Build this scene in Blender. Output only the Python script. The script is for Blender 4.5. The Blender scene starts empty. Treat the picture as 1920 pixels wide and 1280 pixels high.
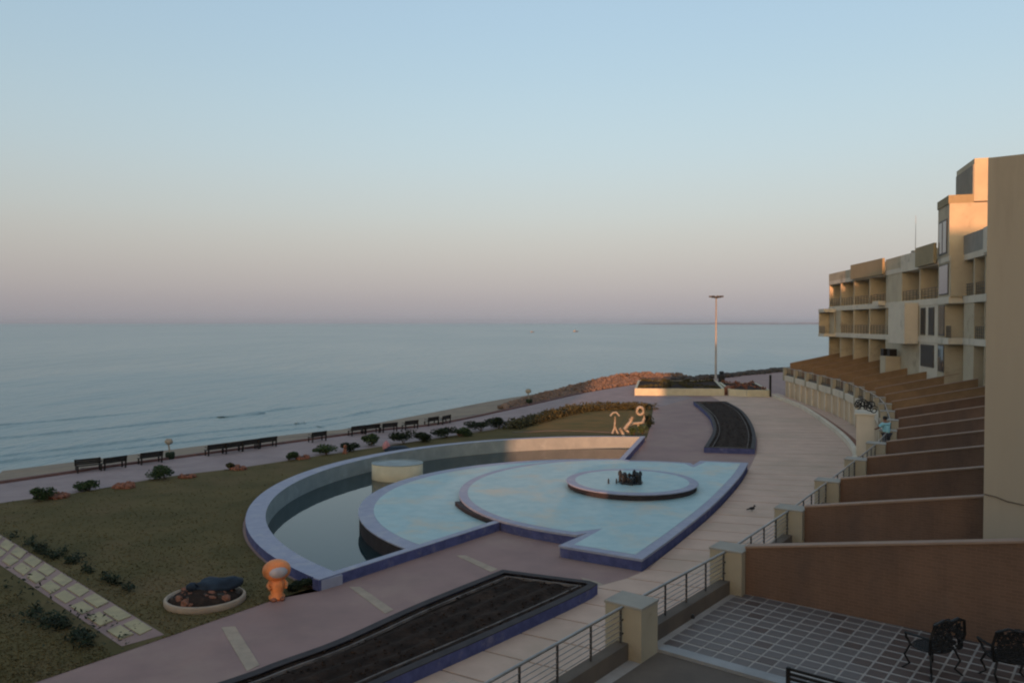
import bpy, bmesh, math, random
from mathutils import Vector, Matrix, noise
R = math.radians
random.seed(7)
S = bpy.context.scene
COL = S.collection
# ------------------------------------------------------------------ camera, sky, sun, exposure
F = 1500.0; PITCH = math.atan(34 / F); CZ = 10.0
cam = bpy.data.cameras.new('camera'); cam.sensor_width = 36; cam.lens = 36 * F / 1920
cam.clip_start = 0.1; cam.clip_end = 60000
co = bpy.data.objects.new('camera', cam); COL.objects.link(co)
co.location = (0, 0, CZ); co.rotation_euler = (R(90) - PITCH, 0, 0)
S.camera = co
SUN_EL = R(5.0); SUN_AZ = math.atan(0.22)          # light travels towards +Y, a little towards +X
W = bpy.data.worlds.new('World'); S.world = W; W.use_nodes = True
nt = W.node_tree; nt.nodes.clear()
sky = nt.nodes.new('ShaderNodeTexSky'); sky.sky_type = 'NISHITA'; sky.sun_disc = False
sky.sun_elevation = SUN_EL; sky.sun_rotation = math.pi + SUN_AZ
sky.air_density = 1.0; sky.dust_density = 2.2; sky.ozone_density = 1.5
bg = nt.nodes.new('ShaderNodeBackground'); bg.inputs[1].default_value = 0.15
wo = nt.nodes.new('ShaderNodeOutputWorld')
# the dawn sky opposite the sun: bands by elevation only (the same all the way round)
geo = nt.nodes.new('ShaderNodeTexCoord'); sep = nt.nodes.new('ShaderNodeSeparateXYZ')
ramp = nt.nodes.new('ShaderNodeValToRGB'); ramp.color_ramp.interpolation = 'B_SPLINE'
mix = nt.nodes.new('ShaderNodeMix'); mix.data_type = 'RGBA'; mix.inputs[0].default_value = 0.85
gain = nt.nodes.new('ShaderNodeVectorMath'); gain.operation = 'SCALE'; gain.inputs['Scale'].default_value = 3.1
nt.links.new(geo.outputs['Generated'], sep.inputs[0]); nt.links.new(sep.outputs['Z'], ramp.inputs[0])
east = nt.nodes.new('ShaderNodeMapRange'); east.interpolation_type = 'SMOOTHSTEP'; east.inputs[1].default_value = -0.85; east.inputs[2].default_value = 0.15; east.inputs[3].default_value = 2.6; east.inputs[4].default_value = 3.1
nt.links.new(sep.outputs['X'], east.inputs[0]); nt.links.new(east.outputs[0], gain.inputs['Scale'])
nt.links.new(ramp.outputs[0], gain.inputs[0])
dot = nt.nodes.new('ShaderNodeVectorMath'); dot.operation = 'DOT_PRODUCT'; dot.inputs[1].default_value = (-math.sin(SUN_AZ), -math.cos(SUN_AZ), 0.05)
nrm = nt.nodes.new('ShaderNodeVectorMath'); nrm.operation = 'NORMALIZE'
side = nt.nodes.new('ShaderNodeMapRange'); side.inputs[1].default_value = 0.05; side.inputs[2].default_value = 0.9; side.inputs[3].default_value = 0.92; side.inputs[4].default_value = 0.0
nt.links.new(geo.outputs['Generated'], nrm.inputs[0]); nt.links.new(nrm.outputs[0], dot.inputs[0]); nt.links.new(dot.outputs['Value'], side.inputs[0]); nt.links.new(side.outputs[0], mix.inputs[0])
nt.links.new(sky.outputs[0], mix.inputs[6]); nt.links.new(gain.outputs[0], mix.inputs[7])
nt.links.new(mix.outputs[2], bg.inputs[0]); nt.links.new(bg.outputs[0], wo.inputs[0])
def lin(r, g, b):
    f = lambda c: c / 12.92 if c <= .04045 else ((c + .055) / 1.055) ** 2.4
    return (f(r / 255), f(g / 255), f(b / 255), 1)
stops = [(0.0, (163, 162, 169)), (0.012, (169, 165, 171)), (0.042, (183, 176, 179)), (0.085, (198, 192, 188)),
         (0.13, (203, 205, 201)), (0.2, (198, 215, 221)), (0.29, (186, 211, 225)), (0.40, (172, 202, 226)), (1.0, (178, 192, 205))]
cr = ramp.color_ramp
while len(cr.elements) > 2: cr.elements.remove(cr.elements[-1])
cr.elements[0].position = stops[0][0]; cr.elements[0].color = lin(*stops[0][1])
cr.elements[1].position = stops[-1][0]; cr.elements[1].color = lin(*stops[-1][1])
for p, c in stops[1:-1]:
    e = cr.elements.new(p); e.color = lin(*c)
sl = bpy.data.lights.new('sun', 'SUN'); sl.energy = 2.8; sl.angle = R(0.5); sl.color = (1.0, 0.45, 0.23)
so = bpy.data.objects.new('sun', sl); COL.objects.link(so)
d = Vector((math.sin(SUN_AZ) * math.cos(SUN_EL), math.cos(SUN_AZ) * math.cos(SUN_EL), -math.sin(SUN_EL)))
so.rotation_euler = d.to_track_quat('-Z', 'Y').to_euler(); so.location = (0, -50, 40)
S.view_settings.view_transform = 'Standard'; S.view_settings.look = 'None'
S.view_settings.exposure = 1.1; S.view_settings.gamma = 1.0; S.view_settings.use_curve_mapping = False
S.render.engine = 'CYCLES'; S.cycles.filter_width = 2.1

def G(px, py, z=0.0):
    """the point at height z seen at a pixel of the photograph"""
    dx, dy = px - 960, 640 - py
    cp, sp = math.cos(PITCH), math.sin(PITCH)
    v = Vector((dx, F * cp + dy * sp, -F * sp + dy * cp))
    t = (z - CZ) / v.z
    return Vector((v.x * t, v.y * t, z))

# ------------------------------------------------------------------ materials
def mat(name, c1, c2=None, rough=0.8, scale=3.0, bump=0.0, bscale=None, spec=0.3, metal=0.0, detail=6, lo=0.35, hi=0.65, c3=None, s3=0.25, lo3=.55, hi3=.7, bd=0.02, aniso=None):
    m = bpy.data.materials.new(name); m.use_nodes = True
    n = m.node_tree.nodes; l = m.node_tree.links
    b = n['Principled BSDF']
    b.inputs['Roughness'].default_value = rough; b.inputs['Metallic'].default_value = metal
    b.inputs['Specular IOR Level'].default_value = spec
    tc = n.new('ShaderNodeTexCoord'); vec = tc.outputs['Object']
    if aniso:
        mp = n.new('ShaderNodeMapping'); mp.inputs['Scale'].default_value = aniso
        l.new(vec, mp.inputs[0]); vec = mp.outputs[0]
    c2 = c2 or tuple(x * 0.75 for x in c1)
    nz = n.new('ShaderNodeTexNoise'); nz.inputs['Scale'].default_value = scale; nz.inputs['Detail'].default_value = detail
    nz.inputs['Roughness'].default_value = 0.62
    l.new(vec, nz.inputs['Vector'])
    mr = n.new('ShaderNodeMapRange'); mr.inputs[1].default_value = lo; mr.inputs[2].default_value = hi
    l.new(nz.outputs[0], mr.inputs[0])
    mx = n.new('ShaderNodeMix'); mx.data_type = 'RGBA'
    mx.inputs[6].default_value = (*c1, 1); mx.inputs[7].default_value = (*c2, 1)
    l.new(mr.outputs[0], mx.inputs[0]); out = mx.outputs[2]
    if c3:
        n3 = n.new('ShaderNodeTexNoise'); n3.inputs['Scale'].default_value = s3; n3.inputs['Detail'].default_value = 8
        n3.inputs['Roughness'].default_value = .7
        l.new(vec, n3.inputs['Vector'])
        m3 = n.new('ShaderNodeMapRange'); m3.inputs[1].default_value = lo3; m3.inputs[2].default_value = hi3
        l.new(n3.outputs[0], m3.inputs[0])
        x3 = n.new('ShaderNodeMix'); x3.data_type = 'RGBA'; x3.inputs[7].default_value = (*c3, 1)
        l.new(m3.outputs[0], x3.inputs[0]); l.new(out, x3.inputs[6]); out = x3.outputs[2]
    l.new(out, b.inputs['Base Color'])
    if bump:
        nb = n.new('ShaderNodeTexNoise'); nb.inputs['Scale'].default_value = bscale or scale * 6; nb.inputs['Detail'].default_value = 5
        l.new(vec, nb.inputs['Vector'])
        bp = n.new('ShaderNodeBump'); bp.inputs['Strength'].default_value = bump; bp.inputs['Distance'].default_value = bd
        l.new(nb.outputs[0], bp.inputs['Height']); l.new(bp.outputs[0], b.inputs['Normal'])
    return m
M = {}
M['lawn'] = mat('lawn', (.108, .085, .040), (.078, .066, .031), .95, .35, .5, 14, .05, c3=(.135, .094, .052), s3=.12, lo3=.5, hi3=.75)
M['lawn_dry'] = mat('lawn_dry', (.17, .11, .045), (.10, .085, .035), .95, .4, .5, 14, .05)
M['soil'] = mat('soil', (.034, .022, .017), (.016, .011, .009), .95, 2.2, 1.0, 7, .1, c3=(.05, .032, .023), s3=.8, bd=.06)
M['earth'] = mat('earth', (.16, .12, .09), (.11, .085, .065), .95, .6, .3, 8, .1)
M['purple_paving'] = mat('purple_paving', (.26, .165, .148), (.215, .137, .125), .75, .5, .15, 20, .25, c3=(.29, .20, .165), s3=.17, lo3=.48, hi3=.7)
M['shore_paving'] = mat('shore_paving', (.27, .21, .205), (.215, .165, .165), .8, .5, .15, 14, .2)
M['beige_paving'] = mat('beige_paving', (.50, .35, .272), (.43, .30, .232), .75, .6, .15, 20, .25, c3=(.36, .27, .20), s3=.13, lo3=.45, hi3=.7)
M['joint'] = mat('joint', (.33, .25, .19), None, .9, 3)
M['band_pale'] = mat('band_pale', (.34, .265, .20), (.27, .21, .16), .8, 2, .1, 20)
M['sand'] = mat('sand', (.25, .20, .15), (.20, .16, .125), .95, .5, .3, 5, .1, c3=(.12, .10, .085), s3=.15)
M['rock'] = mat('rock', (.19, .125, .095), (.10, .075, .06), .9, 1.2, .6, 4, .2)
M['rock_dark'] = mat('rock_dark', (.07, .06, .055), (.035, .032, .03), .8, 1.2, .6, 4, .2)
M['kerb_red'] = mat('kerb_red', (.15, .08, .07), (.11, .06, .055), .85, 2)
M['lavender'] = mat('lavender', (.27, .285, .36), (.235, .245, .32), .7, 2.2, .12, 12, .25, c3=(.34, .34, .37), s3=1.0, lo3=.5, hi3=.72)
M['blue_violet'] = mat('blue_violet', (.085, .095, .215), (.055, .062, .145), .8, 2.5, .2, 12, .15, c3=(.15, .145, .22), s3=1.3)
M['pool_blue'] = mat('pool_blue', (.30, .42, .43), (.235, .36, .385), .5, 1.3, .12, 9, .35, c3=(.40, .38, .31), s3=.35, lo3=.5, hi3=.68)
M['pool_wall'] = mat('pool_wall', (.24, .28, .285), (.19, .225, .235), .7, 1.0, .08, 12, .3, c3=(.27, .32, .33), s3=.8)
M['pool_wall_cream'] = mat('pool_wall_cream', (.42, .40, .33), (.34, .33, .28), .7, 1.0, .08, 12, .3)
M['pool_floor'] = mat('pool_floor', (.03, .06, .06), (.02, .045, .045), .9, 1.0)
M['dark_edge'] = mat('dark_edge', (.036, .029, .031), (.022, .018, .02), .8, 2)  # single dark tone for platform sides, shade strip and bed coping
M['cream'] = mat('cream', (.50, .47, .35), (.43, .40, .30), .8, 1.3, .05, 20, .2)
M['hotel'] = mat('hotel', (.45, .38, .27), (.39, .325, .235), .85, .5, .08, 14, .2, c3=(.27, .225, .16), s3=.35)
M['hotel_white'] = mat('hotel_white', (.58, .51, .41), (.50, .44, .35), .85, .5, .08, 14, .2, c3=(.34, .30, .24), s3=.35)
M['hotel_olive'] = mat('hotel_olive', (.29, .235, .145), (.25, .2, .12), .85, .5, .08, 14, .2)
M['fin'] = mat('fin', (.35, .305, .24), (.30, .26, .205), .9, .4, .15, 6, .15, c3=(.235, .205, .165), s3=.5, lo3=.5, hi3=.72, aniso=(1, 1, .12))
M['pillar'] = mat('pillar', (.34, .295, .215), (.29, .25, .185), .85, .8, .1, 14, .2, c3=(.22, .185, .125), s3=.7)
M['cap'] = mat('cap', (.27, .25, .215), (.22, .205, .18), .8, 1.2, .1, 14, .2)
M['kerb_dark'] = mat('kerb_dark', (.12, .095, .075), (.09, .072, .06), .85, 1.2, .1, 14, .2)
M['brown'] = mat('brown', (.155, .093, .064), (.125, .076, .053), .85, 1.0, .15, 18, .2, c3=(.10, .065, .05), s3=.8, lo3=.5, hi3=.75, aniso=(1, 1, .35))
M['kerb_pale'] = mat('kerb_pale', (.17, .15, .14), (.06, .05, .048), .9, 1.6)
M['brown_tan_lifted'] = mat('brown_tan_lifted', (.25, .155, .085), (.20, .125, .07), .85, 1.0, .15, 18, .2, c3=(.28, .17, .10), s3=.35)  # tan brown, lightened to offset the shade on the far wall faces
M['coping'] = mat('coping', (.27, .185, .14), (.22, .15, .11), .8, 1.5)
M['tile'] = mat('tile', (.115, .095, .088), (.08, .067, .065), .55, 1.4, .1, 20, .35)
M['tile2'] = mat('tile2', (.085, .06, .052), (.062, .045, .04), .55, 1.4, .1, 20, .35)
M['grout'] = mat('grout', (.31, .28, .255), (.24, .215, .195), .85, 2)
M['step_pale'] = mat('step_pale', (.25, .25, .25), (.19, .19, .19), .6, 1.5)
M['steel'] = mat('steel', (.30, .29, .28), (.22, .21, .2), .4, 3, metal=.7)
M['steel_dark'] = mat('steel_dark', (.07, .065, .062), (.05, .046, .045), .45, 3, metal=.3)
M['slab_pale'] = mat('slab_pale', (.36, .295, .17), (.27, .225, .135), .8, 2, .1, 15, c3=(.22, .20, .13), s3=1.2)
M['bench'] = mat('bench', (.018, .014, .012), (.010, .008, .007), .6, 3)
M['iron'] = mat('iron', (.010, .009, .009), (.006, .006, .006), .5, 3)
M['dark_wood'] = mat('dark_wood', (.012, .010, .009), (.007, .006, .006), .6, 3)
M['glass'] = mat('glass', (.035, .045, .065), (.02, .027, .04), .08, .6, spec=.5)
M['door_dark'] = mat('door_dark', (.022, .016, .013), (.015, .011, .01), .5, 2)
M['frame'] = mat('frame', (.10, .085, .07), None, .6, 3)
M['orange'] = mat('orange', (.62, .23, .075), (.48, .16, .055), .55, 3, .1, 14, c3=(.45, .22, .12), s3=4)
M['orange_face'] = mat('orange_face', (.32, .33, .36), (.26, .27, .30), .5, 4)
M['red_brown'] = mat('red_brown', (.22, .09, .055), (.15, .065, .042), .85, 4, .3, 10)
M['navy'] = mat('navy', (.022, .035, .055), (.012, .018, .028), .75, 2, .3, 8, spec=.2)
M['pinkish'] = mat('pinkish', (.42, .20, .22), None, .7, 4)
M['white_paint'] = mat('white_paint', (.27, .25, .20), (.21, .19, .155), .5, 3)
M['leaf'] = mat('leaf', (.045, .075, .028), (.02, .036, .015), .7, 1.5, spec=.2)
M['leaf_dark'] = mat('leaf_dark', (.022, .034, .018), (.012, .018, .01), .8, 1.5, spec=.15)
M['leaf_warm'] = mat('leaf_warm', (.07, .065, .026), (.035, .035, .016), .7, 1.5, spec=.2)
M['bark'] = mat('bark', (.06, .045, .03), None, .9, 5)
M['skin'] = mat('skin', (.20, .10, .06), None, .6, 5)
M['hair'] = mat('hair', (.008, .007, .006), None, .6, 5)
M['shirt'] = mat('shirt', (.24, .47, .52), (.19, .39, .44), .8, 4, .2, 14)
M['trousers'] = mat('trousers', (.03, .032, .04), None, .8, 4)
M['nozzle'] = mat('nozzle', (.015, .02, .025), None, .4, 5)
M['pole'] = mat('pole', (.30, .28, .26), (.25, .23, .215), .5, 2)
M['coast'] = mat('coast', (.24, .23, .25), None, .95, .01)
M['pink_panel'] = mat('pink_panel', (.50, .38, .25), (.43, .325, .22), .8, .6)

# joints and fine tile relief on the brown cladding
def add_brick(m, sx, sz, strength=.35):
    n = m.node_tree.nodes; l = m.node_tree.links; b = n['Principled BSDF']
    tc = n.new('ShaderNodeTexCoord'); br = n.new('ShaderNodeTexBrick')
    br.inputs['Scale'].default_value = 1; br.inputs['Brick Width'].default_value = sx; br.inputs['Row Height'].default_value = sz
    br.inputs['Mortar Size'].default_value = .008
    sp = n.new('ShaderNodeSeparateXYZ'); cb = n.new('ShaderNodeCombineXYZ')
    l.new(tc.outputs['Object'], sp.inputs[0]); l.new(sp.outputs[0], cb.inputs[0]); l.new(sp.outputs[2], cb.inputs[1])
    l.new(cb.outputs[0], br.inputs['Vector'])
    src = b.inputs['Base Color'].links[0].from_socket
    mx = n.new('ShaderNodeMix'); mx.data_type = 'RGBA'; mx.blend_type = 'MULTIPLY'; mx.inputs[0].default_value = strength
    br.inputs['Color1'].default_value = (1, 1, 1, 1); br.inputs['Color2'].default_value = (.78, .78, .78, 1); br.inputs['Mortar'].default_value = (1.25, 1.2, 1.15, 1)
    l.new(src, mx.inputs[6]); l.new(br.outputs[0], mx.inputs[7]); l.new(mx.outputs[2], b.inputs['Base Color'])
add_brick(M['brown'], .23, .08, .5)

# sea
def sea_mat():
    m = bpy.data.materials.new('sea_water'); m.use_nodes = True
    n = m.node_tree.nodes; l = m.node_tree.links; b = n['Principled BSDF']
    b.inputs['Base Color'].default_value = (.10, .17, .19, 1)
    b.inputs['Roughness'].default_value = .30; b.inputs['IOR'].default_value = 1.25
    tc = n.new('ShaderNodeTexCoord'); mp = n.new('ShaderNodeMapping'); mp.inputs['Rotation'].default_value = (0, 0, R(-35))
    mp.inputs['Scale'].default_value = (1, .28, 1); l.new(tc.outputs['Object'], mp.inputs[0])
    a = n.new('ShaderNodeTexNoise'); a.inputs['Scale'].default_value = .12; a.inputs['Detail'].default_value = 6; a.inputs['Roughness'].default_value = .6
    c = n.new('ShaderNodeTexNoise'); c.inputs['Scale'].default_value = .9; c.inputs['Detail'].default_value = 4
    l.new(mp.outputs[0], a.inputs['Vector']); l.new(tc.outputs['Object'], c.inputs['Vector'])
    b1 = n.new('ShaderNodeBump'); b1.inputs['Strength'].default_value = .8; b1.inputs['Distance'].default_value = 2.2
    b2 = n.new('ShaderNodeBump'); b2.inputs['Strength'].default_value = .8; b2.inputs['Distance'].default_value = .14
    l.new(a.outputs[0], b1.inputs['Height']); l.new(c.outputs[0], b2.inputs['Height']); l.new(b1.outputs[0], b2.inputs['Normal'])
    l.new(b2.outputs[0], b.inputs['Normal'])
    g = n.new('ShaderNodeTexNoise'); g.inputs['Scale'].default_value = .012; g.inputs['Detail'].default_value = 4
    l.new(mp.outputs[0], g.inputs['Vector'])
    mr = n.new('ShaderNodeMapRange'); mr.inputs[1].default_value = .4; mr.inputs[2].default_value = .62; l.new(g.outputs[0], mr.inputs[0])
    mx = n.new('ShaderNodeMix'); mx.data_type = 'RGBA'; mx.inputs[6].default_value = (.165, .23, .24, 1); mx.inputs[7].default_value = (.215, .27, .27, 1)
    l.new(mr.outputs[0], mx.inputs[0]); l.new(mx.outputs[2], b.inputs['Base Color'])
    return m
M['sea'] = sea_mat()
def pool_mat():
    m = bpy.data.materials.new('pool_water'); m.use_nodes = True
    n = m.node_tree.nodes; l = m.node_tree.links; b = n['Principled BSDF']
    b.inputs['Base Color'].default_value = (.012, .026, .03, 1); b.inputs['Roughness'].default_value = .03; b.inputs['IOR'].default_value = 1.33
    tc = n.new('ShaderNodeTexCoord'); c = n.new('ShaderNodeTexNoise'); c.inputs['Scale'].default_value = 1.2
    l.new(tc.outputs['Object'], c.inputs['Vector'])
    b1 = n.new('ShaderNodeBump'); b1.inputs['Strength'].default_value = .15; b1.inputs['Distance'].default_value = .01
    l.new(c.outputs[0], b1.inputs['Height']); l.new(b1.outputs[0], b.inputs['Normal'])
    return m
M['pool_water'] = pool_mat()

# ------------------------------------------------------------------ mesh helpers
class MB:
    def __init__(s): s.v = []; s.f = []; s.mi = []; s.cur = 0
    def add(s, vs, fs, mi=None):
        o = len(s.v); s.v += [tuple(x) for x in vs]
        for f in fs: s.f.append([o + i for i in f]); s.mi.append(s.cur if mi is None else mi)
        return s
    def box(s, x0, x1, y0, y1, z0, z1, mx=None):
        vs = [Vector(p) for p in ((x0, y0, z0), (x1, y0, z0), (x1, y1, z0), (x0, y1, z0), (x0, y0, z1), (x1, y0, z1), (x1, y1, z1), (x0, y1, z1))]
        if mx is not None: vs = [mx @ v for v in vs]
        return s.add(vs, [(0, 3, 2, 1), (4, 5, 6, 7), (0, 1, 5, 4), (1, 2, 6, 5), (2, 3, 7, 6), (3, 0, 4, 7)])
    def prism(s, pts, z0, z1, caps=True):
        n = len(pts)
        a = sum(pts[i][0] * pts[(i + 1) % n][1] - pts[(i + 1) % n][0] * pts[i][1] for i in range(n))
        if a < 0: pts = pts[::-1]
        zz0 = z0 if isinstance(z0, (list, tuple)) else [z0] * n; zz1 = z1 if isinstance(z1, (list, tuple)) else [z1] * n
        if a < 0: zz0 = list(zz0)[::-1]; zz1 = list(zz1)[::-1]
        vs = [(p[0], p[1], zz0[i]) for i, p in enumerate(pts)] + [(p[0], p[1], zz1[i]) for i, p in enumerate(pts)]
        fs = [(i, (i + 1) % n, n + (i + 1) % n, n + i) for i in range(n)]
        if caps: fs += [tuple(range(n))[::-1], tuple(range(n, 2 * n))]
        return s.add(vs, fs)
    def tube(s, pts, r, n=6, closed=False):
        pts = [Vector(p) for p in pts]; k = len(pts); rr = r if isinstance(r, (list, tuple)) else [r] * k
        vs = []; fs = []
        for i, p in enumerate(pts):
            a = pts[(i - 1) % k] if (closed or i > 0) else p; b = pts[(i + 1) % k] if (closed or i < k - 1) else p
            t = (b - a).normalized() if (b - a).length > 1e-6 else Vector((0, 0, 1))
            u = t.cross(Vector((0, 0, 1)));
            if u.length < .05: u = t.cross(Vector((0, 1, 0)))
            u.normalize(); w = t.cross(u)
            for j in range(n):
                an = 2 * math.pi * j / n; vs.append(p + (u * math.cos(an) + w * math.sin(an)) * rr[i])
        for i in range(k if closed else k - 1):
            for j in range(n):
                a = i * n + j; b = i * n + (j + 1) % n; c = ((i + 1) % k) * n + (j + 1) % n; d_ = ((i + 1) % k) * n + j
                fs.append((a, b, c, d_))
        if not closed: fs += [tuple(range(n)), tuple(range((k - 1) * n, k * n))[::-1]]
        return s.add(vs, fs)
    def lathe(s, prof, n=20, c=(0, 0, 0), sx=1, sy=1):
        vs = []; fs = []
        for r, z in prof:
            for j in range(n):
                a = 2 * math.pi * j / n; vs.append((c[0] + r * math.cos(a) * sx, c[1] + r * math.sin(a) * sy, c[2] + z))
        for i in range(len(prof) - 1):
            for j in range(n): fs.append((i * n + j, i * n + (j + 1) % n, (i + 1) * n + (j + 1) % n, (i + 1) * n + j))
        fs += [tuple(range(n))[::-1], tuple(range((len(prof) - 1) * n, len(prof) * n))]
        return s.add(vs, fs)
    def blob(s, c, rx, ry, rz, n=8, m=6, jit=.15, seed=0):
        vs = []; fs = []
        for i in range(m + 1):
            ph = math.pi * i / m
            for j in range(n):
                a = 2 * math.pi * j / n
                p = Vector((math.sin(ph) * math.cos(a), math.sin(ph) * math.sin(a), math.cos(ph)))
                q = 1 + jit * noise.noise(p * 2.1 + Vector((seed * 3.7, seed, 0)))*2
                vs.append((c[0] + p.x * rx * q, c[1] + p.y * ry * q, c[2] + p.z * rz * q))
        for i in range(m):
            for j in range(n): fs.append((i * n + j, (i + 1) * n + j, (i + 1) * n + (j + 1) % n, i * n + (j + 1) % n))
        return s.add(vs, fs)
    def build(s, name, mats, parent=None, smooth=False, loc=None, rz=0, bevel=0):
        me = bpy.data.meshes.new(name); me.from_pydata(s.v, [], s.f)
        if not isinstance(mats, (list, tuple)): mats = [mats]
        for m_ in mats: me.materials.append(m_)
        if len(mats) > 1: me.polygons.foreach_set('material_index', s.mi)
        if smooth: me.polygons.foreach_set('use_smooth', [True] * len(me.polygons))
        me.validate(); me.update()
        o = bpy.data.objects.new(name, me); COL.objects.link(o)
        if loc: o.location = loc
        if rz: o.rotation_euler.z = rz
        if parent: o.parent = parent
        if bevel:
            bv = o.modifiers.new('bevel', 'BEVEL'); bv.width = bevel; bv.segments = 2; bv.limit_method = 'ANGLE'
        return o
def tag(o, label=None, cat=None, group=None, kind=None):
    if label: o['label'] = label
    if cat: o['category'] = cat
    if group: o['group'] = group
    if kind: o['kind'] = kind
    return o
def thing(name, label, cat, loc=(0, 0, 0), rz=0, group=None):
    o = bpy.data.objects.new(name, None); COL.objects.link(o); o.location = loc; o.rotation_euler.z = rz
    o.empty_display_size = .3
    return tag(o, label, cat, group)
def struct(o): o['kind'] = 'structure'; return o
def copy_tree(o, loc=None, rz=None, parent=None):
    c = o.copy(); COL.objects.link(c)
    if parent: c.parent = parent
    if loc is not None: c.location = loc
    if rz is not None: c.rotation_euler.z = rz
    for ch in list(o.children): copy_tree(ch, parent=c)
    return c
ORD = ['first', 'second', 'third', 'fourth', 'fifth', 'sixth', 'seventh', 'eighth', 'ninth', 'tenth', 'eleventh', 'twelfth', 'thirteenth',
       'fourteenth', 'fifteenth', 'sixteenth', 'seventeenth', 'eighteenth', 'nineteenth', 'twentieth', 'twenty-first', 'twenty-second', 'twenty-third']
def v2(p): return Vector((p[0], p[1]))
def resample(poly, n):
    poly = [v2(p) for p in poly]; L = [0]
    for a, b in zip(poly, poly[1:]): L.append(L[-1] + (b - a).length)
    out = []
    for i in range(n):
        t = L[-1] * i / (n - 1); k = 0
        while k < len(L) - 2 and L[k + 1] < t: k += 1
        f = (t - L[k]) / max(1e-9, L[k + 1] - L[k]); out.append(poly[k].lerp(poly[k + 1], f))
    return out
def smooth_poly(pts, n):
    """Catmull-Rom through points, n per span"""
    pts = [v2(p) for p in pts]; out = []
    for i in range(len(pts) - 1):
        p0 = pts[max(0, i - 1)]; p1 = pts[i]; p2 = pts[i + 1]; p3 = pts[min(len(pts) - 1, i + 2)]
        for k in range(n):
            t = k / n
            out.append(.5 * ((2 * p1) + (p2 - p0) * t + (2 * p0 - 5 * p1 + 4 * p2 - p3) * t * t + (3 * p1 - p0 - 3 * p2 + p3) * t ** 3))
    out.append(pts[-1]); return out
def offset(poly, dist):
    """offset to the right-hand side of the travel direction when dist > 0"""
    poly = [v2(p) for p in poly]; out = []
    for i, p in enumerate(poly):
        a = poly[max(0, i - 1)]; b = poly[min(len(poly) - 1, i + 1)]; t = (b - a).normalized()
        out.append(p + Vector((t.y, -t.x)) * dist)
    return out
def ribbon(mb, A, B, z0, z1):
    """closed solid between two polylines of the same length"""
    n = len(A); vs = []
    for p, q in zip(A, B): vs += [(p[0], p[1], z0), (q[0], q[1], z0), (q[0], q[1], z1), (p[0], p[1], z1)]
    fs = []
    for i in range(n - 1):
        a = i * 4; b = a + 4
        fs += [(a + 3, a + 2, b + 2, b + 3), (a, b, b + 1, a + 1), (a, a + 3, b + 3, b), (a + 1, b + 1, b + 2, a + 2)]
    fs += [(0, 1, 2, 3), tuple((n - 1) * 4 + i for i in (3, 2, 1, 0))]
    mb.add(vs, fs); return mb
def sheet(name, pts, z, m):
    me_pts = [(p[0], p[1]) for p in pts]
    a = sum(me_pts[i][0] * me_pts[(i + 1) % len(me_pts)][1] - me_pts[(i + 1) % len(me_pts)][0] * me_pts[i][1] for i in range(len(me_pts)))
    if a < 0: me_pts = me_pts[::-1]
    bm = bmesh.new(); pts_ = []
    for p in me_pts:
        if not pts_ or (Vector(p) - Vector(pts_[-1])).length > 2e-3: pts_.append(p)
    if (Vector(pts_[0]) - Vector(pts_[-1])).length < 2e-3: pts_.pop()
    vs = [bm.verts.new((x, y, z)) for x, y in pts_]; es = [bm.edges.new((vs[i], vs[(i + 1) % len(vs)])) for i in range(len(vs))]
    bmesh.ops.triangle_fill(bm, use_beauty=True, use_dissolve=False, edges=es)
    for f in bm.faces:
        f.normal_update()
        if f.normal.z < 0: f.normal_flip()
    me = bpy.data.meshes.new(name); bm.to_mesh(me); bm.free(); me.materials.append(m)
    o = bpy.data.objects.new(name, me); COL.objects.link(o); return o

# ------------------------------------------------------------------ terrain, sea
EDGE = [(-140, -60), (-62, 10)] + [G(*p).xy for p in ((0, 905), (160, 881), (330, 858), (500, 835), (700, 808), (830, 793), (1000, 757), (1090, 737), (1180, 722), (1240, 714), (1300, 712), (1380, 702), (1450, 697))] + [(85, 195), (160, 235)]
EDGE = smooth_poly(EDGE, 4)
land = [p for p in EDGE] + [Vector((420, 260)), Vector((420, -320)), Vector((-140, -320))]
struct(sheet('ground', land, -.03, M['earth']))
# the beach falls from the promenade edge below the sea
B0 = EDGE; b = MB(); rows = [(0, -.035), (1.0, -.2), (8, -.85), (14, -1.62), (40, -3.2)]
for k in range(len(rows) - 1):
    A = offset(B0, -rows[k][0]); C = offset(B0, -rows[k + 1][0])
    vs = []; fs = []
    for i, (p, q) in enumerate(zip(A, C)):
        w0 = .15 * noise.noise(Vector((p.x * .2, p.y * .2, 0))) if k else 0
        w1 = .25 * noise.noise(Vector((q.x * .15, q.y * .15, 0)))
        vs += [(p.x, p.y, rows[k][1] + w0 * 0), (q.x, q.y, rows[k + 1][1] + w1 * 0)]
        if i: fs.append((2 * i - 2, 2 * i, 2 * i + 1, 2 * i - 1))
    b.add(vs, fs)
struct(b.build('beach', M['sand']))
sea = MB().add([(-40000, -3000, -1.6), (40000, -3000, -1.6), (40000, 45000, -1.6), (-40000, 45000, -1.6)], [(0, 1, 2, 3)]).build('sea', M['sea'])
# open the sea sheet only where the land is (the land lies above it anyway)
struct(sea)
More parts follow.
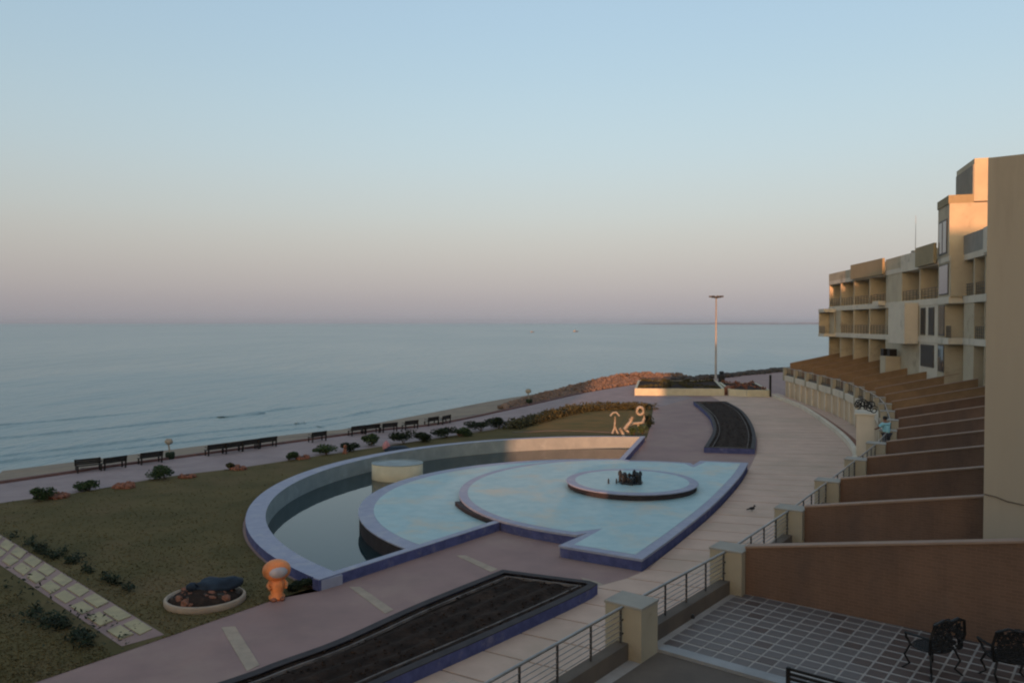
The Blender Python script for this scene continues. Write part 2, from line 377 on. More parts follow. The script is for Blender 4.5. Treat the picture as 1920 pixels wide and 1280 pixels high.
# low wavelets running along the beach: rounded crests of the same water
_shore = [p for p in EDGE if 46 < p.y < 125]
for off_, a_, b_, hh_ in ((17.5, .30, .80, .16), (21.5, .45, .97, .20), (27.0, .10, .62, .18), (34.0, .5, .95, .2), (19.0, .0, .26, .14), (46.0, .2, .8, .22)):
    L_ = resample(offset(_shore, -off_), 160); L_ = L_[int(a_ * 159):int(b_ * 159)]; nn_ = len(L_); wv = MB(); vs = []; fs = []
    for i, p in enumerate(L_):
        t_ = (L_[min(i + 1, nn_ - 1)] - L_[max(0, i - 1)]).normalized(); q_ = Vector((-t_.y, t_.x)); e_ = min(1, i / 14, (nn_ - 1 - i) / 14)
        c_ = p + q_ * 1.3 * noise.noise(Vector((p.x * .06, p.y * .06, off_))); h_ = hh_ * e_ * (.55 + .9 * abs(noise.noise(Vector((p.x * .18, p.y * .18, off_)))))
        for s_, z_ in ((-.75, -.02), (-.3, h_ * .55), (0, h_), (.25, h_ * .7), (.9, -.02)): vs.append((c_.x + q_.x * s_, c_.y + q_.y * s_, -1.6 + z_))
        if i:
            for j in range(4): a = 5 * i - 5 + j; fs.append((a, a + 1, a + 6, a + 5))
    wv.add(vs, fs); struct(wv.build('wave', M['sea'], None, True))
def far_coast(x0, x1, Y, h, seed):
    m = MB(); n = 60; vs = []; fs = []
    for i in range(n + 1):
        t = i / n; x = x0 + (x1 - x0) * t
        e = min(1, t * 6, (1 - t) * 6)
        z = -1.6 + h * e * (.55 + .45 * noise.noise(Vector((x * .002, seed, 0))) + .2 * noise.noise(Vector((x * .01, seed, 1))))
        vs += [(x, Y, -1.7), (x, Y + 120, max(z, -1.5)), (x, Y + 900, -1.7)]
        if i:
            a = 3 * i - 3; fs += [(a, a + 3, a + 4, a + 1), (a + 1, a + 4, a + 5, a + 2)]
    m.add(vs, fs); return m.build('far_coast', M['coast'])
struct(far_coast(1300, 3300, 9000, 26, 1)); struct(far_coast(2300, 5200, 11000, 36, 5))

# ------------------------------------------------------------------ paving
T = [(2.65, 17.6), (6.0, 21.8), (9.3, 26.5), (12.4, 31.2), (15.6, 36.1), (18.7, 40.9), (21.6, 45.8), (24.1, 50.8), (26.3, 55.9), (28.5, 61), (30.5, 66.3),
     (32.1, 71.7), (33.5, 77.1), (34.8, 82.6), (35.7, 88.1), (36.3, 93.7), (36.9, 99.3), (37.5, 104.9), (38.0, 110.5)]
T = [v2(p) for p in T]
TB = [Vector((-4.3, 8.6)), Vector((-.9, 13.0))]           # behind the first pillar, out to the left of the picture
TALL = TB + T
C0 = Vector((8, 46))
# pool outline (outer arc)
def arc(c, r, a0, a1, n): return [Vector((c[0] + r * math.cos(R(a0 + (a1 - a0) * i / (n - 1))), c[1] + r * math.sin(R(a0 + (a1 - a0) * i / (n - 1))))) for i in range(n)]
NEAR = G(597, 1088, .4).xy; FARC = G(1210, 818, .4).xy
aN = math.degrees(math.atan2(NEAR.y - C0.y, NEAR.x - C0.x)) % 360; aF = math.degrees(math.atan2(FARC.y - C0.y, FARC.x - C0.x))
ARC = arc(C0, 22.2, aN, aF, 60)
J1 = G(937, 975, .5).xy; J2 = G(1103, 998, .5).xy; J3 = G(1047, 1022, .5).xy; J4 = G(1204, 1048, .5).xy
K1 = G(1170, 860, .5).xy; K0 = G(1300, 871, .5).xy; K00 = G(1313, 863, .5).xy; K000 = G(1403, 867, .5).xy
RC = smooth_poly([J4, G(1270, 1000, .5).xy, G(1340, 943, .5).xy, G(1387, 893, .5).xy, K000], 6)
a1 = math.degrees(math.atan2(J1.y - C0.y, J1.x - C0.x)) % 360; a2 = math.degrees(math.atan2(J2.y - C0.y, J2.x - C0.x)) % 360
RP = 11.0
A12 = arc(C0, (J1 - C0).length, a1, a2, 14); A12[0] = J1; A12[-1] = J2
ak1 = math.degrees(math.atan2(K1.y - C0.y, K1.x - C0.x)); ak0 = math.degrees(math.atan2(K0.y - C0.y, K0.x - C0.x))
AK = arc(C0, ((K0 - C0).length + (K1 - C0).length) / 2, ak0, ak1, 14); AK[0] = K0; AK[-1] = K1

# purple plaza sheet: everything between the shore and the terraces
plaza = [p for p in offset(EDGE, .25)] + [Vector((160, 200)), Vector((60, 110)), T[-1]] + T[::-1][1:] + TB[::-1] + [Vector((-40, -45)), Vector((-110, -60))]
# the pool is cut out of the plaza: build as ring strips around it
def pool_outline():
    return ARC + [K1] + AK[::-1][1:] + [K00] + RC[::-1] + [J3, J2] + A12[::-1][1:] + [NEAR]
PO = pool_outline()
def cut_sheet(name, outer, hole, z, m):
    """sheet with one hole, triangulated"""
    bm = bmesh.new(); es = []
    for loop in (outer, hole):
        pts = []
        for p in loop:
            if not pts or (p - pts[-1]).length > 1e-3: pts.append(v2(p))
        if (pts[0] - pts[-1]).length < 1e-3: pts.pop()
        vs = [bm.verts.new((p.x, p.y, z)) for p in pts]
        for i in range(len(vs)): es.append(bm.edges.new((vs[i], vs[(i + 1) % len(vs)])))
    bmesh.ops.triangle_fill(bm, use_beauty=True, use_dissolve=False, edges=es)
    for f in bm.faces:
        if f.normal.z < 0: f.normal_flip()
    me = bpy.data.meshes.new(name); bm.to_mesh(me); bm.free(); me.materials.append(m)
    o = bpy.data.objects.new(name, me); COL.objects.link(o); return o
bpy.data.objects.remove(bpy.data.objects['ground'])
struct(cut_sheet('ground', land, [C0 + (p - C0) * .995 for p in PO], -.03, M['earth']))
struct(cut_sheet('plaza', plaza, PO, 0, M['purple_paving']))
# sea sheet would show inside the pool pit: the pit has its own floor above it
# shore promenade (paler, pinkish)
shoreL = [G(*p).xy for p in ((0, 905), (160, 881), (330, 858), (500, 835), (700, 808), (830, 793), (1000, 757), (1090, 737), (1180, 722), (1240, 714), (1300, 712), (1380, 702), (1450, 697))]
lawnL = [G(*p).xy for p in ((0, 943), (130, 926), (310, 894), (440, 878), (560, 860), (700, 839), (860, 815), (950, 800), (1080, 768), (1225, 765))]
lawnLs = smooth_poly([Vector((-75, -12)), Vector((-44, 26))] + lawnL, 4)
shore = smooth_poly([Vector((-90, -10)), Vector((-62, 10))] + shoreL[:9], 4)
shore = offset(shore, .3)
pts = shore + [G(1300, 745).xy, G(1228, 765).xy] + lawnLs[::-1]
struct(sheet('seafront_promenade', pts, .004, M['shore_paving']))
# lawn
right_edge = [G(1219, 800).xy, G(1214, 817).xy]
lowL = [G(590, 1101).xy, G(520, 1122).xy, G(310, 1195).xy, G(180, 1240).xy, G(60, 1281).xy, Vector((-17.5, 13.5)), Vector((-34, -8))]
main = lawnLs + right_edge + [C0 + (p - C0) * 1.006 for p in ARC[::-1]] + lowL
struct(sheet('lawn', main, .012, M['lawn']))
dry = [G(*p).xy for p in ((985, 806), (1000, 795), (1050, 780), (1100, 772), (1218, 768), (1214, 812), (1190, 812))]
struct(sheet('dry_lawn', dry, .018, M['lawn_dry']))
kb = MB(); A = [G(*p).xy for p in ((960, 811), (1060, 807), (1190, 813))]; ribbon(kb, smooth_poly(A, 4), offset(smooth_poly(A, 4), .3), 0, .05)
struct(kb.build('lawn_kerb', M['kerb_dark']))
# kerb on the seaward edge of the promenade
E2 = [p for p in EDGE if 5 < p.y < 118]
kb = MB(); ribbon(kb, offset(E2, .02), offset(E2, .34), -.05, .16); struct(kb.build('seafront_kerb', M['kerb_red']))
# pale bands across the purple walk
wk = thing('walk_band', None, None); del_keys = [k for k in wk.keys()]
wk['kind'] = 'structure'
for q in (((415, 1176), (441, 1174), (487, 1246), (463, 1258)), ((655, 1100), (675, 1100), (738, 1143), (722, 1150)), ((855, 1041), (873, 1041), (934, 1067), (920, 1072)),
          ((1088, 1082), (1120, 1090), (1150, 1107), (1120, 1110))):
    MB().prism([G(*p).xy for p in q], -.02, .012).build('paving_band', M['band_pale'], wk)
# beige promenade in cross strips with open joints
BL = [Vector((-9, 12.5)), Vector((-5, 19)), Vector((-3, 22)), Vector((3.4, 30.4)), J4 + Vector((.4, -.2))] + offset(RC, .05)[1:] + [Vector((18.9, 61.5)), Vector((21.2, 68.9)), Vector((23.8, 80.4)), Vector((26.5, 98.6)), Vector((27.5, 112))]
BR = offset(smooth_poly(TB + T + [Vector((38.3, 114))], 3), -.35)
N = 62
LL = resample(BL, N); RR = resample(BR, N)
prom = sheet('promenade', [p for p in LL] + [p for p in RR[::-1]], .005, M['joint']); struct(prom)
for i in range(N - 1):
    g_ = .022
    a, b2, c, d_ = LL[i].lerp(LL[i + 1], g_), RR[i].lerp(RR[i + 1], g_), RR[i + 1].lerp(RR[i], g_), LL[i + 1].lerp(LL[i], g_)
    MB().prism([a, b2, c, d_], .002, .03 + random.uniform(-.003, .003)).build('paving_strip', M['beige_paving'], prom)
# stepping path on the lawn
path = struct(sheet('stepping_path', [G(*p).xy for p in ((-40, 978), (-10, 996), (308, 1190), (228, 1212), (-70, 1012))], .02, M['purple_paving']))
def quadlerp(q, u, v):
    a = q[0].lerp(q[1], u); b_ = q[3].lerp(q[2], u); return a.lerp(b_, v)
rowsL = [(-30, 1000), (296, 1183)]; rowsR = [(-52, 1023), (232, 1206)]
Q = [G(-12, 997).xy, G(301, 1188).xy, G(232, 1207).xy, G(-38, 1026).xy]
nr = 10
for i in range(nr):
    for k in range(2):
        if i == 3 and k == 1 or False: pass
        u0, u1 = i / nr + .006, (i + 1) / nr - .024; w0, w1 = (.03, .46) if k == 0 else (.56, .97)
        j = lambda: random.uniform(-.006, .006)
        MB().prism([quadlerp(Q, u0 + j(), w0), quadlerp(Q, u1 + j(), w0), quadlerp(Q, u1 + j(), w1), quadlerp(Q, u0 + j(), w1)], .0, .06 + random.uniform(-.01, .01)).build('paving_slab', M['slab_pale'], path)

# ------------------------------------------------------------------ pool and fountain
pool = thing('fountain_pool', 'large round blue tiered pool with lavender rims sunk in the plaza', 'pool', (0, 0, 0))
inn = arc(C0, 21.1, aN + 1.5, aF + .5, 60); 
# outer wall: top band, inner and outer faces
w = MB(); outA = ARC; inA = [C0 + (p - C0) * ((22.2 - (.95 if i < 30 else .95 - .6 * (i - 30) / 30)) / 22.2) for i, p in enumerate(ARC)]
ribbon(w, outA, inA, -1.5, .38)
# inner faces are painted blue; everything else lavender
fc = w.mi
for i in range(59):
    fc[i * 4 + 3] = 1; fc[i * 4 + 2] = 2
w.build('rim_wall', [M['lavender'], M['pool_wall'], M['blue_violet']], pool)
# the rim's warm stretch is sunlight alone, not cream paint
# straight near wall
def wall(mb, p, q, th, z0, z1):
    t = (q - p).normalized(); n_ = Vector((-t.y, t.x)) * th
    mb.prism([p, q, q + n_, p + n_], z0, z1)
w = MB(); wall(w, NEAR, J1, .34, -1.5, .40); w.mi = [0, 0, 0, 0, 0, 0]
w.cur = 1; 
o = w.build('near_wall', [M['blue_violet']], pool)
w = MB(); wall(w, NEAR + (J1 - NEAR).normalized() * .05, J1, .36, .402, .43); w.build('wall_cap', M['lavender'], pool)
w = MB(); wall(w, K1, FARC, .35, -1.5, .40); w.build('far_wall', M['blue_violet'], pool)
w = MB(); wall(w, K1, FARC, .37, .402, .43); w.build('wall_cap', M['lavender'], pool)
# water and floor
wat = [p for p in inA] + [K1, C0 + Vector((0, 6)), C0 + Vector((-4, 0)), J1]
o = sheet('water', [C0 + (p - C0) * 1.01 for p in inA] + [K1, C0 + Vector((2, 2)), J1], -.62, M['pool_water']); o.parent = pool
o = sheet('basin_floor', PO, -1.45, M['pool_floor']); o.parent = pool
# lower platform
C1 = Vector((5.5, 44)); R1 = 13.7
def disc_part(name, c, r, z0, z1, band, m_top, m_rim, m_side, a0=0, a1=360, clip=None, n=90):
    full = [Vector((c.x + r * math.cos(2 * math.pi * i / n), c.y + r * math.sin(2 * math.pi * i / n))) for i in range(n)]
    inr = [c + (p - c) * ((r - band) / r) for p in full]
    return full, inr
def clip_poly(poly, p, q, keep_left=True):
    """Sutherland-Hodgman against the line p->q"""
    t = q - p; s_ = lambda a: (t.x * (a.y - p.y) - t.y * (a.x - p.x)) * (1 if keep_left else -1)
    out = []
    for i in range(len(poly)):
        a, b_ = poly[i], poly[(i + 1) % len(poly)]; sa, sb = s_(a), s_(b_)
        if sa >= 0: out.append(a)
        if sa * sb < 0: out.append(a.lerp(b_, sa / (sa - sb)))
    return out
full, inr = disc_part('p', C1, R1, 0, 0, .75, None, None, None)
nd = (J1 - NEAR).normalized(); nn = Vector((-nd.y, nd.x))
L0 = NEAR + nn * .345; L1 = J1 + nn * .345
base = clip_poly(full, L0, L1, True); top = clip_poly(inr, L0, L1, True)
kd = (FARC - K1).normalized(); kn = Vector((-kd.y, kd.x))
base = clip_poly(base, K1 + kn * .36, FARC + kn * .36, True) ; top = clip_poly(top, K1 + kn * .36, FARC + kn * .36, True)
MB().prism(base, -1.4, .12).build('lower_platform_side', M['dark_edge'], pool)
MB().prism([C1 + (p - C1) * 1.004 for p in base], .122, .18).build('lower_platform_rim', M['lavender'], pool)
MB().prism(top, .16, .188).build('lower_platform', M['pool_blue'], pool)
# upper platform: circle plus the fan shaped forecourt
cir = arc(C0, RP + .0, a1, ak1, 60)
# from J1 going the far way round to K1 (clockwise in angle)
aa1 = a1 - 360 if a1 > 180 else a1
start = a1; end = ak1
cir = arc(C0, (J1 - C0).length, start, end, 50) if start > end else arc(C0, (J1 - C0).length, start, end, 50)
rr0, rr1 = (J1 - C0).length, (K1 - C0).length
cir = []
for i in range(50):
    t = i / 49; a_ = R(start + (end - start) * t); r_ = rr0 + (rr1 - rr0) * t
    cir.append(Vector((C0.x + r_ * math.cos(a_), C0.y + r_ * math.sin(a_))))
UP = cir + AK[::-1][1:] + [K00] + RC[::-1] + [J3, J2] + A12[::-1][1:-1]
def inset(poly, dist):
    n = len(poly); ar = sum(poly[i].x * poly[(i + 1) % n].y - poly[(i + 1) % n].x * poly[i].y for i in range(n)); sg = 1 if ar > 0 else -1
    out = []
    for i in range(n):
        p = poly[i]; a = poly[i - 1]; b_ = poly[(i + 1) % n]
        e1 = (p - a); e2 = (b_ - p)
        if e1.length < 1e-5 or e2.length < 1e-5: continue
        e1.normalize(); e2.normalize()
        n1 = Vector((-e1.y, e1.x)) * sg; n2 = Vector((-e2.y, e2.x)) * sg
        bi = n1 + n2
        if bi.length < .1: bi = n1
        bi.normalize(); k = dist / max(.45, bi.dot(n1)); out.append(p + bi * k)
    return out
UPc = []
for p in UP:
    if not UPc or (p - UPc[-1]).length > 2e-2: UPc.append(p)
if (UPc[0] - UPc[-1]).length < 2e-2: UPc.pop()
MB().prism(inset(UPc, .05), -1.4, .40).build('upper_platform_side', M['blue_violet'], pool)
MB().prism(UPc, .402, .50).build('upper_platform_rim', M['lavender'], pool)
MB().prism(inset(UPc, .48), .48, .508).build('upper_platform', M['pool_blue'], pool)
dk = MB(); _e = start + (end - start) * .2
ribbon(dk, arc(C0, rr0 + .03, start, _e, 30), arc(C0, rr0 - .3, start, _e, 30), -.5, .401); dk.build('upper_platform_shade_strip', M['dark_edge'], pool)  # solid dark strip painting the shadow gap on this stretch of the side
# fountain disc
fd = C0 + Vector((-1.05, .3))
w = MB(); w.lathe([(3.55, .50), (3.7, .52), (3.7, .80)], 72, (fd.x, fd.y, 0)); w.build('fountain_disc_side', M['dark_edge'], pool)
w = MB(); w.lathe([(3.78, .802), (3.80, .84), (3.76, .87)], 72, (fd.x, fd.y, 0)); w.build('fountain_disc_rim', M['lavender'], pool)
w = MB(); w.lathe([(3.28, .86), (3.26, .878)], 72, (fd.x, fd.y, 0)); w.build('fountain_disc', M['pool_blue'], pool)
foun = thing('fountain_nozzles', 'cluster of dark upright jet pipes in the middle of the round blue disc', 'fountain', (0, 0, 0))
random.seed(3)
fc_ = G(1183, 905, .88)
for i in range(15):
    a = 2 * math.pi * i / 15; rr_ = .62 if i % 2 else .35
    h = random.choice([.5, .62, .7, .4])
    p = Vector((fc_.x + rr_ * math.cos(a), fc_.y + rr_ * math.sin(a), .878))
    m_ = MB(); m_.lathe([(.12, 0), (.12, .08), (.085, .10), (.08, h * .6), (.12, h * .64), (.11, h * .86), (.05, h), (.01, h + .03)], 8, p)
    m_.build('nozzle', M['nozzle'], foun)
m_ = MB(); m_.tube([(fc_.x + .62 * math.cos(2 * math.pi * i / 24), fc_.y + .62 * math.sin(2 * math.pi * i / 24), .93) for i in range(24)], .05, 6, True); m_.build('pipe_ring', M['nozzle'], foun)
for px in (1141, 1156):
    q = G(px, 906, .88); m_ = MB(); m_.lathe([(.05, 0), (.05, .2), (.02, .3)], 8, q); m_.build('nozzle', M['nozzle'], foun)
# cream tub in the moat
tub = thing('round_tub', 'cream oval tub with a blue inside standing in the moat of the pool', 'planter tub')
tc = G(740, 903, -.6); tc.y += 1.3
m_ = MB(); m_.lathe([(1.62, 0), (1.66, .1), (1.66, 1.12)], 40, (tc.x, tc.y, -.7), 1.05, .82); m_.build('side_wall', M['cream'], tub, True)
m_ = MB(); 
for k in range(40): pass
m_.lathe([(1.66, 1.122), (1.68, 1.16), (1.5, 1.165), (1.48, .8), (.02, .78)], 40, (tc.x, tc.y, -.7), 1.05, .82); m_.build('lining', M['pool_wall'], tub)

# ------------------------------------------------------------------ soil beds
def bed(label, left, right, z=.42, soil_rows=None, pale=True, group=None):
    t = thing('planting_bed', label, 'planter')
    n = 40; A = resample(smooth_poly(left, 6), n); B_ = resample(smooth_poly(right, 6), n)
    o_ = MB(); loop = A + B_[::-1]
    def off_loop(d): return inset(loop, d)
    l1 = off_loop(.3); l2 = off_loop(.55)
    k = len(loop)
    m1 = MB()
    vs = [(p.x, p.y, -.02) for p in loop] + [(p.x, p.y, z - .03) for p in loop]
    m1.add(vs, [(i, (i + 1) % k, k + (i + 1) % k, k + i) for i in range(k)]); m1.build('side_wall', M['blue_violet'], t)
    def ring(P, Qp, z0, z1, nm, m):
        mm = MB(); kk = min(len(P), len(Qp)); P = P[:kk]; Qp = Qp[:kk]
        vs = [(p.x, p.y, z0) for p in P] + [(p.x, p.y, z0) for p in Qp] + [(p.x, p.y, z1) for p in P] + [(p.x, p.y, z1) for p in Qp]
        fs = []
        for i in range(kk):
            j = (i + 1) % kk
            fs += [(2 * kk + i, 2 * kk + j, 3 * kk + j, 3 * kk + i), (i, j, 2 * kk + j, 2 * kk + i), (kk + i, 3 * kk + i, 3 * kk + j, kk + j), (i, kk + i, kk + j, j)]
        mm.add(vs, fs); return mm.build(nm, m, t)
    ring(loop, l1, z - .028, z, 'coping', M['dark_edge'])
    if pale: ring(off_loop(.55), off_loop(.60), z - .12, z - .03, 'inner_kerb', M['kerb_pale'])
    # soil with ridges along the bed
    mm = MB(); nr_ = 60; nc = 26; vs = []; fs = []
    A2 = resample(A, nr_); B2 = resample(B_, nr_)
    for i in range(nr_):
        for j in range(nc):
            u = .035 + .93 * j / (nc - 1); p = A2[i].lerp(B2[i], u)
            zz = z - .10 + .05 * math.sin(u * (soil_rows or 5) * 2 * math.pi) + .05 * noise.noise(Vector((p.x * 1.7, p.y * 1.7, 3)))
            if j in (0, nc - 1) or i in (0, nr_ - 1): zz = z - .14
            vs.append((p.x, p.y, zz))
    for i in range(nr_ - 1):
        for j in range(nc - 1): fs.append((i * nc + j, i * nc + j + 1, (i + 1) * nc + j + 1, (i + 1) * nc + j))
    mm.add(vs, fs); so_ = mm.build('soil', M['soil'], t, True)
    # fallen stalks and clods
    cl = MB(); random.seed(len(label))
    for i in range(500):
        u = random.uniform(.08, .92); k_ = random.uniform(0, nr_ - 2); p = A2[int(k_)].lerp(B2[int(k_)], u).lerp(A2[int(k_) + 1].lerp(B2[int(k_) + 1], u), k_ % 1)
        s_ = random.uniform(.02, .06); cl.blob((p.x, p.y, z - .06), s_, s_, s_ * .7, 5, 3, .3, i)
    c_ = cl.build('clods', M['soil'], t); c_['kind'] = 'stuff'
    return t
zb = .42
lft = [G(942, 1067, zb).xy, G(785, 1130, zb).xy, G(633, 1198, zb).xy, G(525, 1237, zb).xy, G(420, 1275, zb).xy]
lft = lft + [lft[-1] + Vector((-3.6, -3.4)), lft[-1] + Vector((-7.5, -6.4))]
rgt = [G(1106, 1088, zb).xy, G(1112, 1100, zb).xy, G(930, 1185, zb).xy, G(754, 1262, zb).xy]
rgt = rgt + [rgt[-1] + Vector((-3.2, -3.8)), rgt[-1] + Vector((-6.6, -7.2))]
bed('long dark soil bed with a violet side wall beside the purple walk in the foreground', lft, rgt)
lf = [G(1320, 838, zb).xy, G(1336, 810, zb).xy, G(1335, 790, zb).xy, G(1325, 773, zb).xy, G(1300, 752, zb).xy]
rg = [G(1415, 841, zb).xy, G(1417, 815, zb).xy, G(1408, 790, zb).xy, G(1390, 768, zb).xy, G(1362, 752, zb).xy]
bed('curved dark soil bed with lavender end wall beyond the pool', lf, rg, soil_rows=4)

# ------------------------------------------------------------------ terraces
def tangent(i, P=TALL):
    a = P[max(0, i - 1)]; b_ = P[min(len(P) - 1, i + 1)]; return (b_ - a).normalized()
TZ = 2.7
inner = offset(TALL, 9.0)
ter = MB(); ribbon(ter, TALL, inner, .0, TZ); 
ter = ter.build('terrace_floor', M['grout']); struct(ter)
# the lower white front of the terraces, standing a little seaward
for i in range(len(TALL) - 1):
    pass
front = thing('retaining_wall', 'curved white retaining front below the terrace railings, with recessed bays', 'retaining wall')
FR = offset(TALL, -.42)
m_ = MB(); ribbon(m_, FR, TALL, 2.15, TZ + .12); m_.build('edge_band', M['hotel_white'], front)
for i in range(len(FR) - 1):
    m_ = MB(); a = FR[i].lerp(FR[i + 1], .06) + (TALL[i] - FR[i]) * .4; b_ = FR[i + 1].lerp(FR[i], .06) + (TALL[i + 1] - FR[i + 1]) * .4
    ribbon(m_, [a, b_], [a + (TALL[i] - FR[i]) * .58, b_ + (TALL[i] - FR[i]) * .58], .0, 2.148)
    m_.build('recessed_panel', M['pink_panel'] if i > 12 else M['hotel_white'], front)
    for fr in (0, .5):
        p = FR[i].lerp(FR[i + 1], fr); t_ = tangent(i); n_ = Vector((t_.y, -t_.x))
        q = [p - t_ * .22 + n_ * .02, p + t_ * .22 + n_ * .02, p + t_ * .22 + n_ * .38, p - t_ * .22 + n_ * .38]
        MB().prism(q, 0, 2.147).build('pilaster', M['hotel_white'], front)
kb = thing('low_garden_wall', 'low cream kerb wall curving along the foot of the white terrace front', 'kerb wall')
kp = smooth_poly([G(1449, 746).xy, G(1502, 767).xy, G(1564, 811).xy, G(1598, 851).xy, G(1590, 880).xy], 6)
m_ = MB(); ribbon(m_, kp, offset(kp, -.35), 0, .42); m_.build('kerb', M['hotel_white'], kb)
m_ = MB(); ribbon(m_, offset(kp, -.36), offset(kp, -1.1), 0, .06); m_.build('path_edge', M['red_brown'], kb)

PW, PL = .90, .76
def pillar(i, p, t_, label):
    n_ = Vector((t_.y, -t_.x)); t0 = thing('terrace_pillar', label, 'pillar', (p.x, p.y, TZ), math.atan2(n_.y, n_.x), 'pillars between the terraces')
    MB().box(-PW / 2, PW / 2, -PL / 2, PL / 2, -.6, 1.13).build('shaft', M['pillar'], t0, bevel=.012)
    MB().box(-PW / 2 - .02, PW / 2 + .02, -PL / 2 - .02, PL / 2 + .02, 1.132, 1.19).build('cap', M['cap'], t0, bevel=.008)
    return t0
def railing(p, q, label):
    L = (q - p).length; t_ = (q - p).normalized(); an = math.atan2(t_.y, t_.x)
    t0 = thing('terrace_railing', label, 'railing', (p.x, p.y, TZ), an, 'steel railings between the pillars')
    a0, a1_ = .42, L - .42; k = 4; z0 = .40
    for j in range(k + 1):
        x = a0 + .06 + (a1_ - a0 - .12) * j / k
        MB().tube([(x, 0, z0 - .02), (x, 0, 1.10)], .026, 8).build('post', M['steel_dark'], t0)
        for zz in ((.55, .85) if j in (0, k) else ()):
            MB().tube([(x, 0, zz), (x + (-.1 if j == 0 else .1), 0, zz)], .022, 6).build('bracket', M['steel_dark'], t0)
    MB().tube([(a0 - .02, 0, 1.13), (a1_ + .02, 0, 1.13)], .034, 8).build('handrail', M['steel'], t0)
    for r_ in range(5):
        MB().tube([(a0, 0, z0 + .12 + r_ * .115), (a1_, 0, z0 + .12 + r_ * .115)], .011, 5).build('rail', M['steel'], t0)
    MB().box(PW * .4, L - PW * .4, -.14, .14, -.02, .36).build('base_kerb', M['kerb_dark'], t0)
    return t0
for i, p in enumerate(TALL):
    t_ = tangent(i); k = i - 2
    if k < 0:
        lab = 'beige terrace pillar out to the left of the nearest one, at the foot of the railing' if k == -1 else 'beige terrace pillar furthest to the left along the railing'
    elif k == 0: lab = 'nearest and largest beige square pillar, at the corner of the tiled terrace'
    elif k == 18: lab = 'furthest terrace pillar, at the far end of the curved white terrace front'
    else: lab = 'beige square pillar on the terrace edge, %s one away from the camera' % ORD[k]
    pillar(i, p, t_, lab)
for i in range(len(TALL) - 1):
    k = i - 2
    lab = {-2: 'grey steel railing furthest left on the terrace edge', -1: 'grey steel railing ending at the near side of the largest pillar',
           0: 'grey steel railing along the tiled terrace between the two nearest pillars'}.get(k, 'grey steel railing between the %s and %s pillars of the terrace edge' % (ORD[k] if k >= 0 else '', ORD[k + 1]))
    railing(TALL[i], TALL[i + 1], lab)
# brown partition walls between the terraces
def partition(k):
    i = k + 2; p = TALL[i]; t_ = tangent(i); n_ = Vector((t_.y, -t_.x)); an = math.atan2(n_.y, n_.x)
    f = min(1, max(0, (k - 2) / 7)); z0 = 1.28 + .55 * f * (k > 5); L = 8.6 if k == 1 else 7.2
    z0 = 1.25 + .5 * max(0, min(1, (k - 8) / 8)); z1 = z0 + 1.15 / 6.5 * L * (1 + .15 * f)
    lab = 'brown tiled partition wall, %s one away from the camera%s' % (['nearest', 'second', 'third', 'fourth', 'fifth', 'sixth', 'seventh', 'eighth', 'ninth', 'tenth', 'eleventh', 'twelfth', 'thirteenth', 'fourteenth', 'fifteenth', 'sixteenth', 'seventeenth', 'furthest'][k - 1], ', rising to the right')
    if k == 1: lab = 'nearest brown tiled partition wall, beside the tiled terrace floor'
    if k == 18: lab = 'furthest brown partition wall, sloping up to the far end of the hotel'
    lab = lab.replace('nearest one', 'nearest').replace('furthest one', 'furthest')
    t0 = thing('partition_wall', lab, 'wall', (p.x, p.y, TZ), an, 'brown walls between the terraces')
    m_ = MB(); a = PW / 2 + .004
    m_.add([(a, -.11, -.3), (L, -.11, -.3), (L, .11, -.3), (a, .11, -.3), (a, -.11, z0), (L, -.11, z1), (L, .11, z1), (a, .11, z0)],
           [(0, 3, 2, 1), (4, 5, 6, 7), (0, 1, 5, 4), (1, 2, 6, 5), (2, 3, 7, 6), (3, 0, 4, 7)])
    m_.build('wall_face', M['brown'] if k < 9 else M['brown_tan_lifted'], t0)
    m_ = MB(); d_ = .003
    m_.add([(a, -.15, z0 + d_), (L, -.15, z1 + d_), (L, .15, z1 + d_), (a, .15, z0 + d_), (a, -.15, z0 + .055), (L, -.15, z1 + .055), (L, .15, z1 + .055), (a, .15, z0 + .055)],
           [(0, 3, 2, 1), (4, 5, 6, 7), (0, 1, 5, 4), (1, 2, 6, 5), (2, 3, 7, 6), (3, 0, 4, 7)])
    m_.build('coping', M['coping'] if k < 12 else M['brown_tan_lifted'], t0)
for k in range(1, 19): partition(k)
# tiles of the nearest terrace
t_ = (T[1] - T[0]).normalized(); n_ = Vector((t_.y, -t_.x)); O = T[0] + t_ * .35 + n_ * .30
SZ = .405; sq = MB(); e = .028; sq.box(.024, SZ - .024, .045, SZ - .045, .0, .006)
proto = None; cnt = 0
for a in range(12):
    for b_ in range(22):
        q = O + t_ * (a * SZ + .48) + n_ * (b_ * SZ)
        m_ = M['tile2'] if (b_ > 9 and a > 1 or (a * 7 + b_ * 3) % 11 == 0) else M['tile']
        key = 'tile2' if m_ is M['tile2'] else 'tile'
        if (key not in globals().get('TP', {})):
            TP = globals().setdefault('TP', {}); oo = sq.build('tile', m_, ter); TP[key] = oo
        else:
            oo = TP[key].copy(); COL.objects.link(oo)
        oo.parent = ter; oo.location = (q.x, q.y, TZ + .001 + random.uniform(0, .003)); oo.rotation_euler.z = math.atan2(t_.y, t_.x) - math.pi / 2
        oo.scale = (-1, 1, 1) if False else (1, 1, 1)
